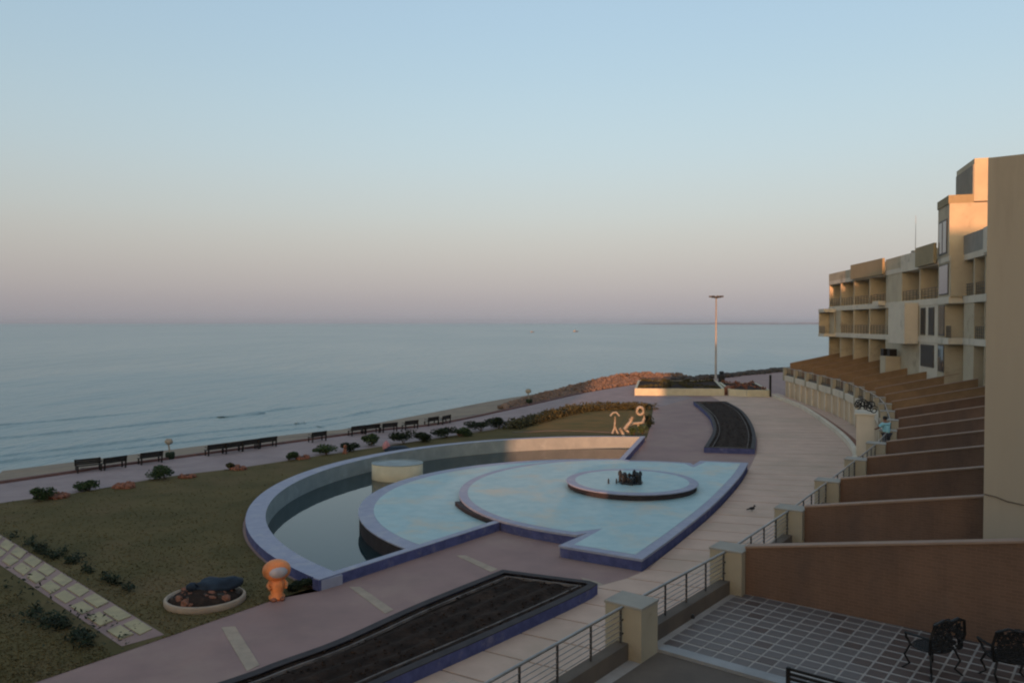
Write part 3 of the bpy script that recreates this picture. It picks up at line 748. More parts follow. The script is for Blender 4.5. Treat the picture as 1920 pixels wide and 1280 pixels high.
# pale channel strip along the near side of the tiles
st = thing('drain_step', 'pale smooth stepped strip along the near edge of the terrace tiles', 'step')
q0 = T[0] + t_ * .40 + n_ * .45
for k, (o0, o1, zz) in enumerate(((0, .2, .07), (.21, .42, .035))):
    a = q0 + t_ * o0; b_ = q0 + t_ * o1
    MB().prism([a, b_, b_ + n_ * 7.5, a + n_ * 7.5], TZ - .02, TZ + zz).build('strip', M['step_pale'], st)
lowt = sheet('side_terrace_floor', [T[0] + n_ * .46 - t_ * 3.8, T[0] + n_ * .46 + t_ * .38, T[0] + n_ * 8 + t_ * .38, T[0] + n_ * 8 - t_ * 3.8], TZ + .006, M['kerb_dark']); struct(lowt)
dr = G(1299, 1155, 2.9); m_ = MB(); m_.lathe([(.05, 0), (.055, .03), (.03, .09)], 10, (0, 0, 0)); tag(m_.build('drain_spout', M['iron'], loc=(dr.x, dr.y, 2.86)), 'small black spout on the kerb below the terrace railing', 'spout')

# ------------------------------------------------------------------ hotel
hotel = thing('hotel', 'long stepped beige hotel with rows of recessed balconies along the terraces', 'hotel')
def part(mb, name, m, parent=hotel, **k): return mb.build(name, m, parent, **k)
FP = [(44.0, 111), (43.3, 105.5), (42.7, 100), (42.2, 94.5), (41.6, 89), (40.6, 83.5), (39.7, 78), (38.6, 72.5), (37.35, 68.3)]
FP = [v2(p) for p in FP]
BAYS = list(zip(FP, FP[1:]))
F2 = [v2(p) for p in ((38.4, 68.1), (37.6, 65.2), (36.8, 62.3), (34.9, 57.3), (32.9, 52.4), (30.6, 47.6))]
BAYS += list(zip(F2, F2[1:]))
Z = [2.7, 8.2, 8.75, 11.7, 12.3, 15.3, 15.8]      # storeys
class Bay:
    def __init__(s, i):
        s.a, s.b = BAYS[i]; s.L = (s.b - s.a).length; s.t = (s.b - s.a) / s.L; s.n = Vector((s.t.y, -s.t.x)) * 1.0
        if s.n.x > 0: s.n = -s.n              # towards the sea
    def pts(s, u0, u1, d0, d1):
        f = lambda u, d_: s.a + s.t * u + s.n * d_
        return [f(u0, d0), f(u1, d0), f(u1, d1), f(u0, d1)]
    def box(s, u0, u1, d0, d1, z0, z1, name, m, parent=hotel):
        return MB().prism(s.pts(u0, u1, d0, d1), z0, z1).build(name, m, parent)
def bal_rail(B, u0, u1, d0, z):
    m_ = MB()
    p = B.a + B.t * u0 + B.n * d0; q = B.a + B.t * u1 + B.n * d0
    for zz in (.25, .5, .75, 1.0): m_.tube([(p.x, p.y, z + zz), (q.x, q.y, z + zz)], .025, 4)
    for k in range(6):
        r_ = p.lerp(q, k / 5); m_.tube([(r_.x, r_.y, z), (r_.x, r_.y, z + 1.0)], .025, 4)
    m_.build('balcony_railing', M['steel_dark'], hotel)
DEP = 1.9
def cell(B, z0, z1, wm, door=True, rail=True):
    # back wall, door with frame, floor, side walls come from the grid
    B.box(.13, B.L - .13, -DEP - .2, -DEP, z0, z1, 'back_wall', wm)
    if door:
        d_ = B.box(B.L * .28, B.L * .72, -DEP + .003, -DEP + .06, z0 + .05, z0 + 2.3, 'balcony_door', M['frame'])
        B.box(B.L * .30, B.L * .49, -DEP + .063, -DEP + .08, z0 + .15, z0 + 2.2, 'pane', M['glass'], d_)
        B.box(B.L * .51, B.L * .70, -DEP + .063, -DEP + .08, z0 + .15, z0 + 2.2, 'pane', M['glass'], d_)
    if rail: bal_rail(B, .2, B.L - .2, -.12, z0)
def flush(B, z0, z1, wm, d1=0.0, wins=(), gm='glass'):
    B.box(.13, B.L - .13, -DEP - .2, d1, z0, z1, 'wall', wm)
    for u0, u1, h0, h1 in wins:
        f_ = B.box(u0, u1, d1 + .003, d1 + .07, z0 + h0, z0 + h1, 'window', M['frame'])
        B.box(u0 + .1, u1 - .1, d1 + .073, d1 + .085, z0 + h0 + .1, z0 + h1 - .1, 'pane', M[gm], f_)
NB = len(BAYS)
cfg = {}
for i in range(NB):
    B = Bay(i); W_ = M['hotel']
    # side wall at the far end of each bay, faces the camera
    zt = 15.3
    if i != 8: B.box(-.13, .13, -DEP - .2, 0, Z[0], zt, 'side_wall', M['hotel'])
    if i == NB - 1: B.box(B.L - .13, B.L + .13, -DEP - .2, 0, Z[0], zt, 'side_wall', M['hotel'])
    if i == 7: B.box(B.L - .13, B.L + .13, -DEP - .2, 0, 12.293, 15.8, 'side_wall', M['hotel']); B.box(B.L - .13, B.L + .10, -DEP - .2, -DEP + .6, Z[0], 12.29, 'side_wall', M['hotel'])
    B.box(-.13, B.L + .13, -12, -DEP - .203, Z[0], 15.79, 'core_wall', M['hotel'])
    for a, b_ in ((8.203, 8.74), (11.703, 12.29), (15.303, 15.8)):
        B.box(-.131, B.L - .134, -DEP - .2, .06, a, b_, 'floor_slab', M['hotel_white'])
    top = [('cell'), ('cell'), ('cell'), ('cell'), ('flush'), ('cell'), ('cell'), ('glass'), ('cell'), ('cell'), ('cell'), ('cell'), ('cell')][i]
    mid = [('flush'), ('cell'), ('cell'), ('cell'), ('cell'), ('flush'), ('narrow'), ('glassc'), ('flush'), ('cell'), ('cell'), ('cell'), ('cell')][i]
    low = [('cell'), ('cell'), ('cell'), ('cell'), ('flush'), ('flush'), ('door'), ('glassc'), ('flush'), ('cell'), ('cell'), ('cell'), ('cell')][i]
    for kind, z0, z1 in ((low, Z[0], 8.2), (mid, 8.745, 11.7), (top, 12.295, 15.3)):
        if kind == 'cell': cell(B, z0, z1, W_, rail=z0 > 5)
        elif kind == 'flush': flush(B, z0, z1, W_)
        elif kind == 'flushw': flush(B, z0, z1, W_, wins=((1.0, 3.2, .8, 2.4),))
        elif kind == 'narrow': flush(B, z0, z1, M['hotel_white'], wins=((.6, 2.0, .15, 2.75), (3.0, 4.6, .15, 2.75)), gm='door_dark')
        elif kind == 'door': flush(B, z0, z1, M['hotel_white'], wins=((.7, 4.6, 3.2, 5.3),), gm='door_dark')
        elif kind == 'glassc':
            zb_ = 3.0 if z0 < 4 else .15
            B.box(.13, B.L - 1.75, -DEP - .2, 0, z0, z1, 'wall', W_); B.box(B.L - 1.747, B.L - .13, -DEP - .2, -DEP, z0, z1, 'back_wall', W_)
            f_ = B.box(.4, 2.6, .003, .07, z0 + zb_, z1 - .1, 'window', M['frame']); B.box(.5, 1.45, .073, .085, z0 + zb_ + .1, z1 - .2, 'pane', M['glass'], f_); B.box(1.55, 2.5, .073, .085, z0 + zb_ + .1, z1 - .2, 'pane', M['glass'], f_)
            if z0 > 5: bal_rail(B, B.L - 1.7, B.L - .1, -.12, z0)
        elif kind == 'glass': flush(B, z0, z1, W_, wins=((.5, 3.9, (3.0 if z0 < 4 else .2), (z1 - z0) - .15),))
    # parapets
    ph, pm, pd = [(1.0, 'hotel', .0), (1.0, 'hotel', .0), (1.45, 'hotel_olive', .35), (1.45, 'hotel_olive', .35), (1.25, 'hotel', .0), (1.25, 'hotel_white', 0), (1.5, 'hotel_olive', .35), (0, 0, 0), (1.6, 'cap', 0), (1.6, 'cap', .0), (1.6, 'hotel_white', .1), (1.2, 'hotel_white', .1), (1.2, 'hotel_white', .1)][i]
    if ph:
        pp = MB().prism(B.pts(-.128, B.L - .137, pd + .06, pd - .2), 15.803 if pd == 0 else 15.45, 15.8 + ph); pp.build('parapet', M[pm], hotel)
        B.box(-.128, .12, -8, pd - .203, 15.803, 15.8 + ph - .003, 'parapet', M['hotel'])
# projecting boxes
B = Bay(0)
B.box(.4, 3.4, .06, 1.55, 8.2, 8.6, 'projecting_balcony', M['hotel_white']); B.box(.4, 3.4, .06, 1.55, 11.5, 11.95, 'projecting_balcony', M['hotel_white'])
B.box(.4, .6, .06, 1.5, 8.603, 11.497, 'side_wall', M['hotel']); B.box(.6, 3.3, .064, .2, 8.603, 11.497, 'back_wall', M['hotel']); bal_rail(B, .6, 3.4, 1.45, 8.6)
B = Bay(5); B.box(.1, B.L - .2, .062, 1.3, 8.0, 12.0, 'projecting_bay', M['hotel_white']); 
B = Bay(3); B.box(B.L * .62, B.L - .14, .062, .8, 12.0, 12.5, 'ledge', M['hotel_white'])
# the tall lit tower block
B = Bay(7)
tw = B.box(.05, B.L - .05, -9.5, .1, 15.8, 20.2, 'tower', M['hotel'])
w_ = B.box(.6, 3.7, .103, .16, 16.0, 19.0, 'window', M['frame'], tw); B.box(.75, 3.55, .163, .18, 16.15, 18.85, 'pane', M['glass'], tw)
B.box(.0, B.L - .04, -1.74, .18, 20.203, 20.9, 'tower_parapet', M['hotel_olive'], tw); B.box(.75 + 1.3, .75 + 1.45, .183, .2, 16.15, 18.85, 'mullion', M['frame'], w_)
tw2 = B.box(-1.8, B.L - .06, -9.5, -1.75, 20.3, 23.9, 'upper_tower', M['hotel'])
B.box(-1.8, .047, -9.5, -1.75, 17.4, 20.297, 'upper_storey', M['hotel_white'])
for k in range(15): B.box(B.L - 6.0 + k * .4, B.L - 5.72 + k * .4, -1.747, -1.66, 20.9, 23.4, 'louvre', M['cap'], tw2)
# camera-facing spur walls of bays 8 and 9 (step inland towards the camera)

# AC units and plant box at the foot of the facade
bx = Bay(5); p = bx.a + bx.t * 1.2 + bx.n * .9
B = Bay(4); B.box(B.L - 2.0, B.L, .003, 1.5, Z[0], 6.55, 'plant_room', M['hotel'])
for k in (0, 1):
    m_ = MB(); q = B.a + B.t * (B.L - 1.5 + k * 1.1) + B.n * (1.1 - .35 * k); m_.box(-.38, .38, -.3, .3, 0, .75, Matrix.Translation((q.x, q.y, 6.56)))
    a_ = tag(m_.build('air_conditioner', M['door_dark']), 'dark outdoor air conditioning unit on the small roof box, %s of two' % ('left one' if k else 'right one'), 'air conditioner', 'air conditioning units')
# front wall of the near wing (tall wall at the right edge)
fdv = Vector((.79, -.62)).normalized(); fn = Vector((fdv.y, -fdv.x)); f0 = Vector((13.03, 22.0))
fp = [f0, f0 + fdv * 12, f0 + fdv * 12 - fn * .5, f0 - fn * .5]
nside = Vector((.62, .79))
fp = [f0, f0 + fdv * 12, f0 + fdv * 12 + nside * 4.5, f0 + nside * .35]
MB().prism([f0, f0 + fdv * 12, f0 + fdv * 12 + nside * 5.0, f0 + fdv * 3.5 + nside * 5.0, f0 + nside * .5], TZ - .1, 14.52).build('wing_end_wall', M['fin'], hotel)
# hanging cable on that wall
pts = []
for k in range(13):
    u = k / 12; q = f0 + fdv * (.02 + u * 3.2) - nside * .03; pts.append((q.x, q.y, 5.30 - .25 * u - .14 * math.sin(u * math.pi) + .02 * math.sin(k * 2.1)))
MB().tube(pts, .016, 5).build('cable', M['kerb_dark'], hotel)
# unseen blocks added behind the camera, sized and gapped to shape the dawn shade
def block(x0, x1, y0, y1, z1): MB().box(x0, x1, y0, y1, 0, z1).build('shade_block', M['hotel'], hotel)
# at y = -50: half a plan step of the sun's bearing further left than where the light lands
block(-14.5, 1.5, -62, -50, 23.5)
block(1.503, 85, -62, -50, 28.5)
block(-150, -28.3, -62, -50, 20.0)
block(-25.6, -14.503, -62, -50, 8.6)
# mast, dish
ms = thing('roof_antenna', 'thin pale antenna mast on the hotel roof', 'antenna'); q = G(1695, 487, 17.0); B = Bay(5); q = B.a + B.t * 2.3 + B.n * -.6
MB().tube([(q.x, q.y, 17.0), (q.x, q.y, 20.9)], [.035, .015], 5).build('mast', M['pole'], ms)
MB().box(q.x - .3, q.x + .3, q.y - .3, q.y + .3, 15.81, 17.35).build('base_box', M['cap'], ms)
dsh = thing('satellite_dish', 'small grey satellite dish on the roof ledge in front of the sunlit wall', 'satellite dish'); B = Bay(9); q = B.a + B.t * 1.9 + B.n * -1.2
MB().tube([(q.x, q.y, 15.8), (q.x, q.y, 17.6)], .05, 6).build('stand', M['steel_dark'], dsh)
m_ = MB(); m_.lathe([(.02, 0), (.3, .05), (.55, .18), (.56, .2), (.3, .08), (.02, .03)], 16); o = m_.build('dish', M['cap'], dsh, True, loc=(q.x - .1, q.y - .1, 17.6)); o.rotation_euler = (R(60), R(-25), 0)

# white projecting balcony block with ornate iron screen, near the terrace front
wb = thing('white_balcony_block', 'white block projecting from the curved terrace front, topped by an ornate screen', 'balcony')
i0 = TALL.index(T[8]); t_ = tangent(i0); n_ = Vector((t_.y, -t_.x))
c_ = G(1598, 800, 1.9); c_ = v2((T[8] + T[9]) / 2 - n_ * 1.1)
q = [c_ - t_ * 1.2 - n_ * .9, c_ + t_ * 1.6 - n_ * .9, c_ + t_ * 1.6 + n_ * .3, c_ - t_ * 1.2 + n_ * .3]
MB().prism(q, 0, 3.35).build('block', M['hotel_white'], wb)
q2 = [c_ - t_ * 1.3 - n_ * 1.0, c_ + t_ * 1.7 - n_ * 1.0, c_ + t_ * 1.7 + n_ * .4, c_ - t_ * 1.3 + n_ * .4]
MB().prism(q2, 3.353, 3.45).build('ledge', M['hotel_white'], wb)
def scroll(c, r, turns, ph, ax, n=22, z=0):
    out = []
    for i in range(n):
        a = ph + turns * 2 * math.pi * i / n; rr_ = r * (1 - .75 * i / n); out.append(c + ax * (rr_ * math.cos(a)) + Vector((0, 0, rr_ * math.sin(a))))
    return out
ax = Vector((n_.x, n_.y, 0)); random.seed(5)
for k in range(9):
    cc = Vector((c_.x, c_.y, 3.7)) - Vector((t_.x, t_.y, 0)) * 1.1 + ax * (-.85 + .14 * k) + Vector((0, 0, random.uniform(0, .55)))
    MB().tube(scroll(cc, .3, 1.4 * random.choice((-1, 1)), random.uniform(0, 6), ax), .04, 5).build('iron_scroll', M['iron'], wb)

# ------------------------------------------------------------------ person on the terrace
def skin_body(name, verts, edges, radii, mats, parent, root=0, sub=2):
    me = bpy.data.meshes.new(name); me.from_pydata(verts, edges, []); o = bpy.data.objects.new(name, me); COL.objects.link(o); o.parent = parent
    sk = o.modifiers.new('skin', 'SKIN'); 
    for i, r_ in enumerate(radii): me.skin_vertices[0].data[i].radius = (r_, r_) if not isinstance(r_, tuple) else r_
    me.skin_vertices[0].data[root].use_root = True
    sb = o.modifiers.new('sub', 'SUBSURF'); sb.levels = sub; sb.render_levels = sub
    me.materials.append(mats); sk.use_smooth_shade = True
    return o
pp = G(1664, 826, 3.7); P = TALL[TALL.index(T[6])].lerp(T[7], .02); 
px_ = G(1666, 789, 4.45); 
person = thing('person', 'person in a light blue shirt with dark hair leaning on the terrace railing', 'person', (px_.x - .1, px_.y, TZ), R(22)); person.scale = (1.15, 1.15, 1.12)
# the body: +y forward (towards the sea railing), leaning a little
V = [(0, 0, .92), (0, .02, 1.12), (0, .06, 1.34), (0, .08, 1.45), (0, .10, 1.53), (0, .12, 1.62), (0, .12, 1.70),
     (.19, .07, 1.42), (.34, .18, 1.22), (.30, .40, 1.12), (.27, .50, 1.11), (-.19, .07, 1.42), (-.34, .18, 1.22), (-.30, .40, 1.12), (-.27, .50, 1.11),
     (.10, 0, .86), (.12, .02, .48), (.12, -.02, .09), (.12, .14, .04), (-.10, 0, .86), (-.14, -.06, .48), (-.15, -.12, .09), (-.15, .03, .04)]
Eg = [(0, 1), (1, 2), (2, 3), (3, 4), (4, 5), (5, 6), (3, 7), (7, 8), (8, 9), (9, 10), (3, 11), (11, 12), (12, 13), (13, 14), (0, 15), (15, 16), (16, 17), (17, 18), (0, 19), (19, 20), (20, 21), (21, 22)]
Ra = [.15, .15, .17, .12, .06, .095, .075, .075, .055, .042, .035, .075, .055, .042, .035, .10, .065, .045, .035, .10, .065, .045, .035]
skin_body('body', V, Eg, Ra, M['skin'], person)
skin_body('shirt', [(0, 0, .90), (0, .02, 1.12), (0, .06, 1.34), (0, .08, 1.44), (.19, .07, 1.41), (.33, .17, 1.24), (-.19, .07, 1.41), (-.33, .17, 1.24)],
          [(0, 1), (1, 2), (2, 3), (3, 4), (4, 5), (3, 6), (6, 7)], [.19, .185, .2, .13, .1, .085, .1, .085], M['shirt'], person)
skin_body('trousers', [(0, 0, .93), (.10, 0, .86), (.12, .02, .48), (.12, -.02, .11), (-.10, 0, .86), (-.14, -.06, .48), (-.15, -.12, .11)], [(0, 1), (1, 2), (2, 3), (0, 4), (4, 5), (5, 6)],
          [.165, .125, .09, .07, .125, .09, .07], M['trousers'], person)
MB().blob((0, .105, 1.70), .105, .12, .105, 12, 8, .05, 2).build('hair', M['hair'], person, True)

# ------------------------------------------------------------------ benches along the seafront
def make_bench():
    t0 = thing('seafront_bench', 'x', 'bench')
    for k in range(4): MB().box(-.82, .82, -.24 + k * .115, -.14 + k * .115, .43, .46).build('seat_slat', M['bench'], t0)
    for k in range(3): MB().box(-.82, .82, -.30 - .03 * k, -.27 - .03 * k, .48 + k * .128, .60 + k * .128).build('back_slat', M['bench'], t0)
    for s in (-.72, .72):
        MB().box(s - .04, s + .04, .14, .22, 0, .43).build('leg', M['bench'], t0)
        m_ = MB(); m_.add([(s - .04, -.34, 0), (s + .04, -.34, 0), (s + .04, -.24, 0), (s - .04, -.24, 0), (s - .04, -.42, .86), (s + .04, -.42, .86), (s + .04, -.35, .86), (s - .04, -.35, .86)],
                          [(0, 3, 2, 1), (4, 5, 6, 7), (0, 1, 5, 4), (1, 2, 6, 5), (2, 3, 7, 6), (3, 0, 4, 7)]); m_.build('leg', M['bench'], t0)
        MB().box(s - .035, s + .035, -.33, .22, .63, .67).build('armrest', M['bench'], t0)
    return t0
bn = make_bench()
bpx = [(167, 884), (212, 878), (281, 868), (404, 852), (435, 848), (466, 843), (499, 838), (594, 827), (668, 815), (695, 812), (728, 809), (768, 804), (808, 797), (832, 794)]
nm = ['leftmost dark bench by the beach', 'second dark bench from the left, right beside the leftmost', 'dark bench just left of the small litter bin by the beach',
      'first of the row of four dark benches right of the litter bin', 'second of the row of four dark benches by the beach', 'third of the row of four dark benches by the beach',
      'last of the row of four dark benches by the beach', 'dark bench standing alone in the middle of the seafront row', 'left one of the touching pair of benches right of the lone bench',
      'right one of the touching pair of benches right of the lone bench', 'small looking dark bench just after the touching pair', 'dark bench before the last pair on the seafront',
      'second last dark bench before the beach turns to rocks', 'furthest dark bench, where the beach turns to rocks']
for k, (x, y) in enumerate(bpx):
    p = G(x, y); i = min(range(len(EDGE) - 1), key=lambda j: (EDGE[j] - p.xy).length); tt = (EDGE[i + 1] - EDGE[i]).normalized()
    o = bn if k == 0 else copy_tree(bn)
    o.location = p; o.rotation_euler.z = math.atan2(tt.y, tt.x) + random.uniform(-.06, .06) + R(0); tag(o, nm[k], 'bench', 'dark benches along the seafront')
# ------------------------------------------------------------------ shrubs
def shrub_mesh(rx, ry, h, n, leaf, seed, lobes=5):
    rnd = random.Random(seed); vs = []; fs = []
    cs = [(rnd.uniform(-.55, .55) * rx, rnd.uniform(-.55, .55) * ry, rnd.uniform(.3, .72) * h, rnd.uniform(.35, .6)) for _ in range(lobes)]
    for k in range(n):
        c = cs[k % lobes]; v = Vector((rnd.gauss(0, 1), rnd.gauss(0, 1), rnd.gauss(0, 1))).normalized() * (rnd.random() ** .4) * c[3]
        p = Vector((c[0] + v.x * rx, c[1] + v.y * ry, max(.04, c[2] + v.z * h * .6)))
        s_ = leaf * rnd.uniform(.6, 1.4); u = Vector((rnd.gauss(0, 1), rnd.gauss(0, 1), rnd.gauss(0, .6))).normalized(); w_ = u.cross(Vector((rnd.gauss(0, 1), rnd.gauss(0, 1), rnd.gauss(0, 1)))).normalized()
        o = len(vs); vs += [p - u * s_, p + w_ * s_ * .45, p + u * s_, p - w_ * s_ * .45]; fs.append((o, o + 1, o + 2, o + 3))
    return vs, fs
def shrub(x, y, w_px, h_px, label, leafm, seed, group='shrubs along the lawn edge', n=420):
    p = G(x, y); sc = p.y / F; w_ = w_px * sc / 2 * 1.15; h = h_px * sc * 1.1
    t0 = thing('shrub', label, 'shrub', p, 0, group)
    vs, fs = shrub_mesh(w_, w_ * .8, h, n, max(.07, .05 + sc), seed); MB().add(vs, fs).build('foliage', leafm, t0)
    m_ = MB(); rnd = random.Random(seed)
    for k in range(5): m_.tube([(0, 0, -.02), (rnd.uniform(-.5, .5) * w_, rnd.uniform(-.4, .4) * w_, h * rnd.uniform(.5, .8))], [.03, .012], 4)
    m_.build('stem', M['bark'], t0)
shr = [(73, 940, 46, 26, 'leftmost green shrub on the lawn edge by the promenade', 'leaf'), (168, 920, 48, 22, 'spiky low shrub between two red stone rings, second from left', 'leaf'),
       (310, 898, 56, 26, 'round grey-green shrub beside a red ring, third from left', 'leaf'), (436, 880, 22, 12, 'very small shrub left of the fourth red ring on the lawn edge', 'leaf_warm'),
       (541, 862, 34, 15, 'small shrub left of the low red ring near the pool rim', 'leaf'), (612, 852, 48, 18, 'low wide shrub just left of the small terracotta figure', 'leaf'),
       (697, 836, 36, 22, 'shrub left of the dark blue ornament behind the pool rim', 'leaf'), (757, 832, 66, 24, 'wide dark shrub right behind the blue ornament', 'leaf_dark'),
       (838, 820, 58, 24, 'dark rounded shrub beyond the middle of the pool rim', 'leaf_dark'), (655, 846, 34, 15, 'low bush just right of the small terracotta figure', 'leaf_dark'), (798, 828, 46, 17, 'low dark bush between the wide dark shrub and the rounded one', 'leaf_dark'), (866, 817, 34, 15, 'low bush behind the smallest red stone ring', 'leaf'), (902, 808, 60, 22, 'dark wide shrub nearest to the long hedge', 'leaf_dark'), (935, 803, 36, 20, 'dark shrub touching the start of the long hedge', 'leaf_dark')]
for k, (x, y, w_, h, lab, lm) in enumerate(shr): shrub(x, y, w_, h, lab, M[lm], k + 11, n=1100)
hg = thing('hedge', 'long low dark hedge curving round the dry lawn beyond the pool', 'hedge', (0, 0, 0))
hp = resample(smooth_poly([G(*p).xy for p in ((960, 804), (1010, 790), (1060, 777), (1100, 770), (1160, 767), (1222, 767))], 6), 200)
vs = []; fs = []; rnd = random.Random(9)
for k in range(9000):
    p = hp[rnd.randrange(200)]; u = Vector((rnd.gauss(0, 1), rnd.gauss(0, 1), rnd.gauss(0, .6))).normalized(); w_ = u.cross(Vector((rnd.gauss(0, 1), rnd.gauss(0, 1), rnd.gauss(0, 1)))).normalized()
    hh = .75 + .25 * noise.noise(Vector((p.x * .8, p.y * .8, 0))) * 2; q = Vector((p.x + rnd.uniform(-.9, .9), p.y + rnd.uniform(-.9, .9), rnd.uniform(.03, 1) * hh)); s_ = rnd.uniform(.07, .17)
    o_ = len(vs); vs += [q - u * s_, q + w_ * s_ * .5, q + u * s_, q - w_ * s_ * .5]; fs.append((o_, o_ + 1, o_ + 2, o_ + 3))
MB().add(vs, fs).build('foliage', M['leaf_warm'], hg)
m_ = MB()
for k in range(0, 200, 5): p = hp[k]; m_.tube([(p.x, p.y, -.02), (p.x + .1, p.y, .55)], [.04, .02], 4)
m_.build('stems', M['bark'], hg)
vs = []; fs = []                                     # the hedge end by the sculptures
sh_ = [(1216, 790), (1218, 800), (1205, 812), (1190, 816)]
for k, (x, y) in enumerate(sh_): shrub(x, y + 2, 20, 16, ['dark bush at the right end of the hedge, furthest from the pool', 'dark bush beside the purple walk, right of the white figures', 'small bush just above the corner of the pool wall', 'green bush at the feet of the rightmost white figure'][k], M['leaf_dark' if k < 2 else 'leaf'], 60 + k, 'bushes beside the white figures', 260)

shrub(572, 1100, 44, 16, 'very dark low plant between the pool corner and the purple walk', M['leaf_dark'], 91, 'dark plants by the pool corner', 900)
shrub(548, 1108, 34, 12, 'very dark low plant just right of the orange litter bin', M['leaf_dark'], 92, 'dark plants by the pool corner', 700)
# red stone rings on the lawn edge
def rock_ring(x, y, w_px, label, seed):
    p = G(x, y); r_ = w_px * p.y / F / 2; t0 = thing('stone_ring', label, 'stone ring', p, 0, 'red stone rings on the lawn edge'); rnd = random.Random(seed)
    for k in range(9):
        a = 2 * math.pi * k / 9; s_ = r_ * rnd.uniform(.28, .42)
        MB().blob((r_ * .75 * math.cos(a), r_ * .6 * math.sin(a), s_ * .45), s_, s_, s_ * rnd.uniform(.6, 1.0), 7, 5, .3, seed * 20 + k).build('stone', M['red_brown'], t0)
    MB().lathe([(r_ * .7, -.02), (r_ * .6, .12), (r_ * .1, .22)], 12).build('soil', M['soil'], t0)
for k, (x, y, w_, lab) in enumerate([(108, 933, 40, 'leftmost red stone ring on the lawn edge'), (233, 914, 38, 'second red stone ring from the left, lying flat'), (352, 895, 30, 'red stone ring right beside the round grey-green shrub'),
                                     (448, 880, 30, 'red stone ring in the middle of the lawn edge'), (568, 860, 26, 'red stone ring left of the shrub near the pool rim'), (868, 815, 22, 'small red stone ring between two dark shrubs')]): rock_ring(x, y, w_, lab, k + 1)
# small terracotta figure
def fig(px, py, h_px, label):
    p = G(px, py); s_ = h_px * p.y / F; t0 = thing('garden_figure', label, 'garden ornament', p)
    MB().lathe([(.32, 0), (.34, .06), (.2, .3), (.22, .5), (.16, .62)], 10, sx=s_, sy=s_).v
    m_ = MB(); m_.lathe([(.30 * s_, 0), (.32 * s_, .08 * s_), (.18 * s_, .3 * s_), (.2 * s_, .5 * s_), (.1 * s_, .64 * s_)], 10); m_.build('body', M['red_brown'], t0, True)
    m_ = MB(); m_.blob((0, 0, .8 * s_), .2 * s_, .2 * s_, .22 * s_, 10, 6, .1, 1); m_.build('head', M['red_brown'], t0, True)
fig(647, 850, 17, 'small terracotta garden figure on the lawn edge by the pool rim')
# low blue ornament with a pink top behind the pool rim
p = G(738, 848); t0 = thing('blue_ornament', 'low dark blue garden ornament with a pink knob behind the pool rim', 'garden ornament', p)
m_ = MB(); m_.blob((.3, 0, .2), 1.1, .7, .35, 14, 8, .1, 4); m_.build('base', M['navy'], t0, True)
m_ = MB(); m_.blob((-.55, 0, .5), .3, .3, .42, 10, 6, .15, 5); m_.build('knob', M['pinkish'], t0, True)
# round rimmed bed with the dark shell
p = G(385, 1128); t0 = thing('round_bed', 'round stone-rimmed bed with brown stones on the lawn, near the orange figure', 'flower bed', p)
t0.scale = (.9, .9, 1)
m_ = MB(); m_.lathe([(1.5, -.05), (1.56, .05), (1.56, .2), (1.52, .24), (1.44, .24), (1.42, .1)], 40, sy=.92); m_.build('rim', M['band_pale'], t0, True)
m_ = MB(); m_.lathe([(1.45, .12), (1.2, .27), (.8, .40), (.3, .48), (.02, .5)], 30, sy=.92); m_.build('soil_mound', M['soil'], t0, True)
rnd = random.Random(4)
for k in range(46):
    a = rnd.uniform(0, 6.28); r_ = rnd.uniform(.4, 1.3); s_ = rnd.uniform(.08, .2)
    MB().blob((r_ * math.cos(a), r_ * math.sin(a) * .9, .48 - .18 * r_), s_, s_, s_ * .7, 7, 5, .35, k).build('stone', M['red_brown'] if k % 3 else M['rock_dark'], t0)
t1 = thing('shell_ornament', 'dark blue glossy shell shaped ornament resting on the round stone bed', 'garden ornament', (p.x + .3, p.y + .35, .40), R(20))
m_ = MB(); m_.blob((0, 0, .12), .9, .45, .24, 16, 10, .22, 3); m_.build('shell', M['navy'], t1, True)
m_ = MB(); m_.blob((-.85, -.1, .16), .22, .16, .16, 10, 6, .1, 3); m_.build('head', M['navy'], t1, True)

# orange figure shaped litter bin
p = G(519, 1122); s_ = 76 * p.y / F / 1.5
bn_ = thing('litter_bin', 'bright orange figure-shaped litter bin with a round head and open mouth', 'litter bin', p, R(28))
m_ = MB(); m_.lathe([(.26, 0), (.30, .04), (.30, .12), (.22, .2), (.26, .4), (.30, .6), (.22, .74), (.16, .8)], 20, sx=s_, sy=s_); m_.v = [(a, b_, c * s_) for a, b_, c in m_.v]; m_.build('body', M['orange'], bn_, True)
m_ = MB(); m_.blob((0, 0, 1.08 * s_), .52 * s_, .44 * s_, .40 * s_, 20, 12, 0, 0); m_.build('head', M['orange'], bn_, True)
m_ = MB(); m_.blob((0.0, -.25 * s_, 1.08 * s_), .36 * s_, .24 * s_, .24 * s_, 16, 10, 0, 0); m_.build('mouth_opening', M['orange_face'], bn_, True)
for sg in (-1, 1):
    m_ = MB(); m_.blob((.15 * s_ * sg, -.22 * s_, .06 * s_), .12 * s_, .17 * s_, .08 * s_, 10, 6, 0, 0); m_.build('foot', M['red_brown'], bn_, True)
    m_ = MB(); m_.tube([(.2 * s_ * sg, 0, .72 * s_), (.34 * s_ * sg, -.08 * s_, .55 * s_), (.28 * s_ * sg, -.22 * s_, .45 * s_)], [.08 * s_, .07 * s_, .06 * s_], 8); m_.build('arm', M['orange'], bn_, True)
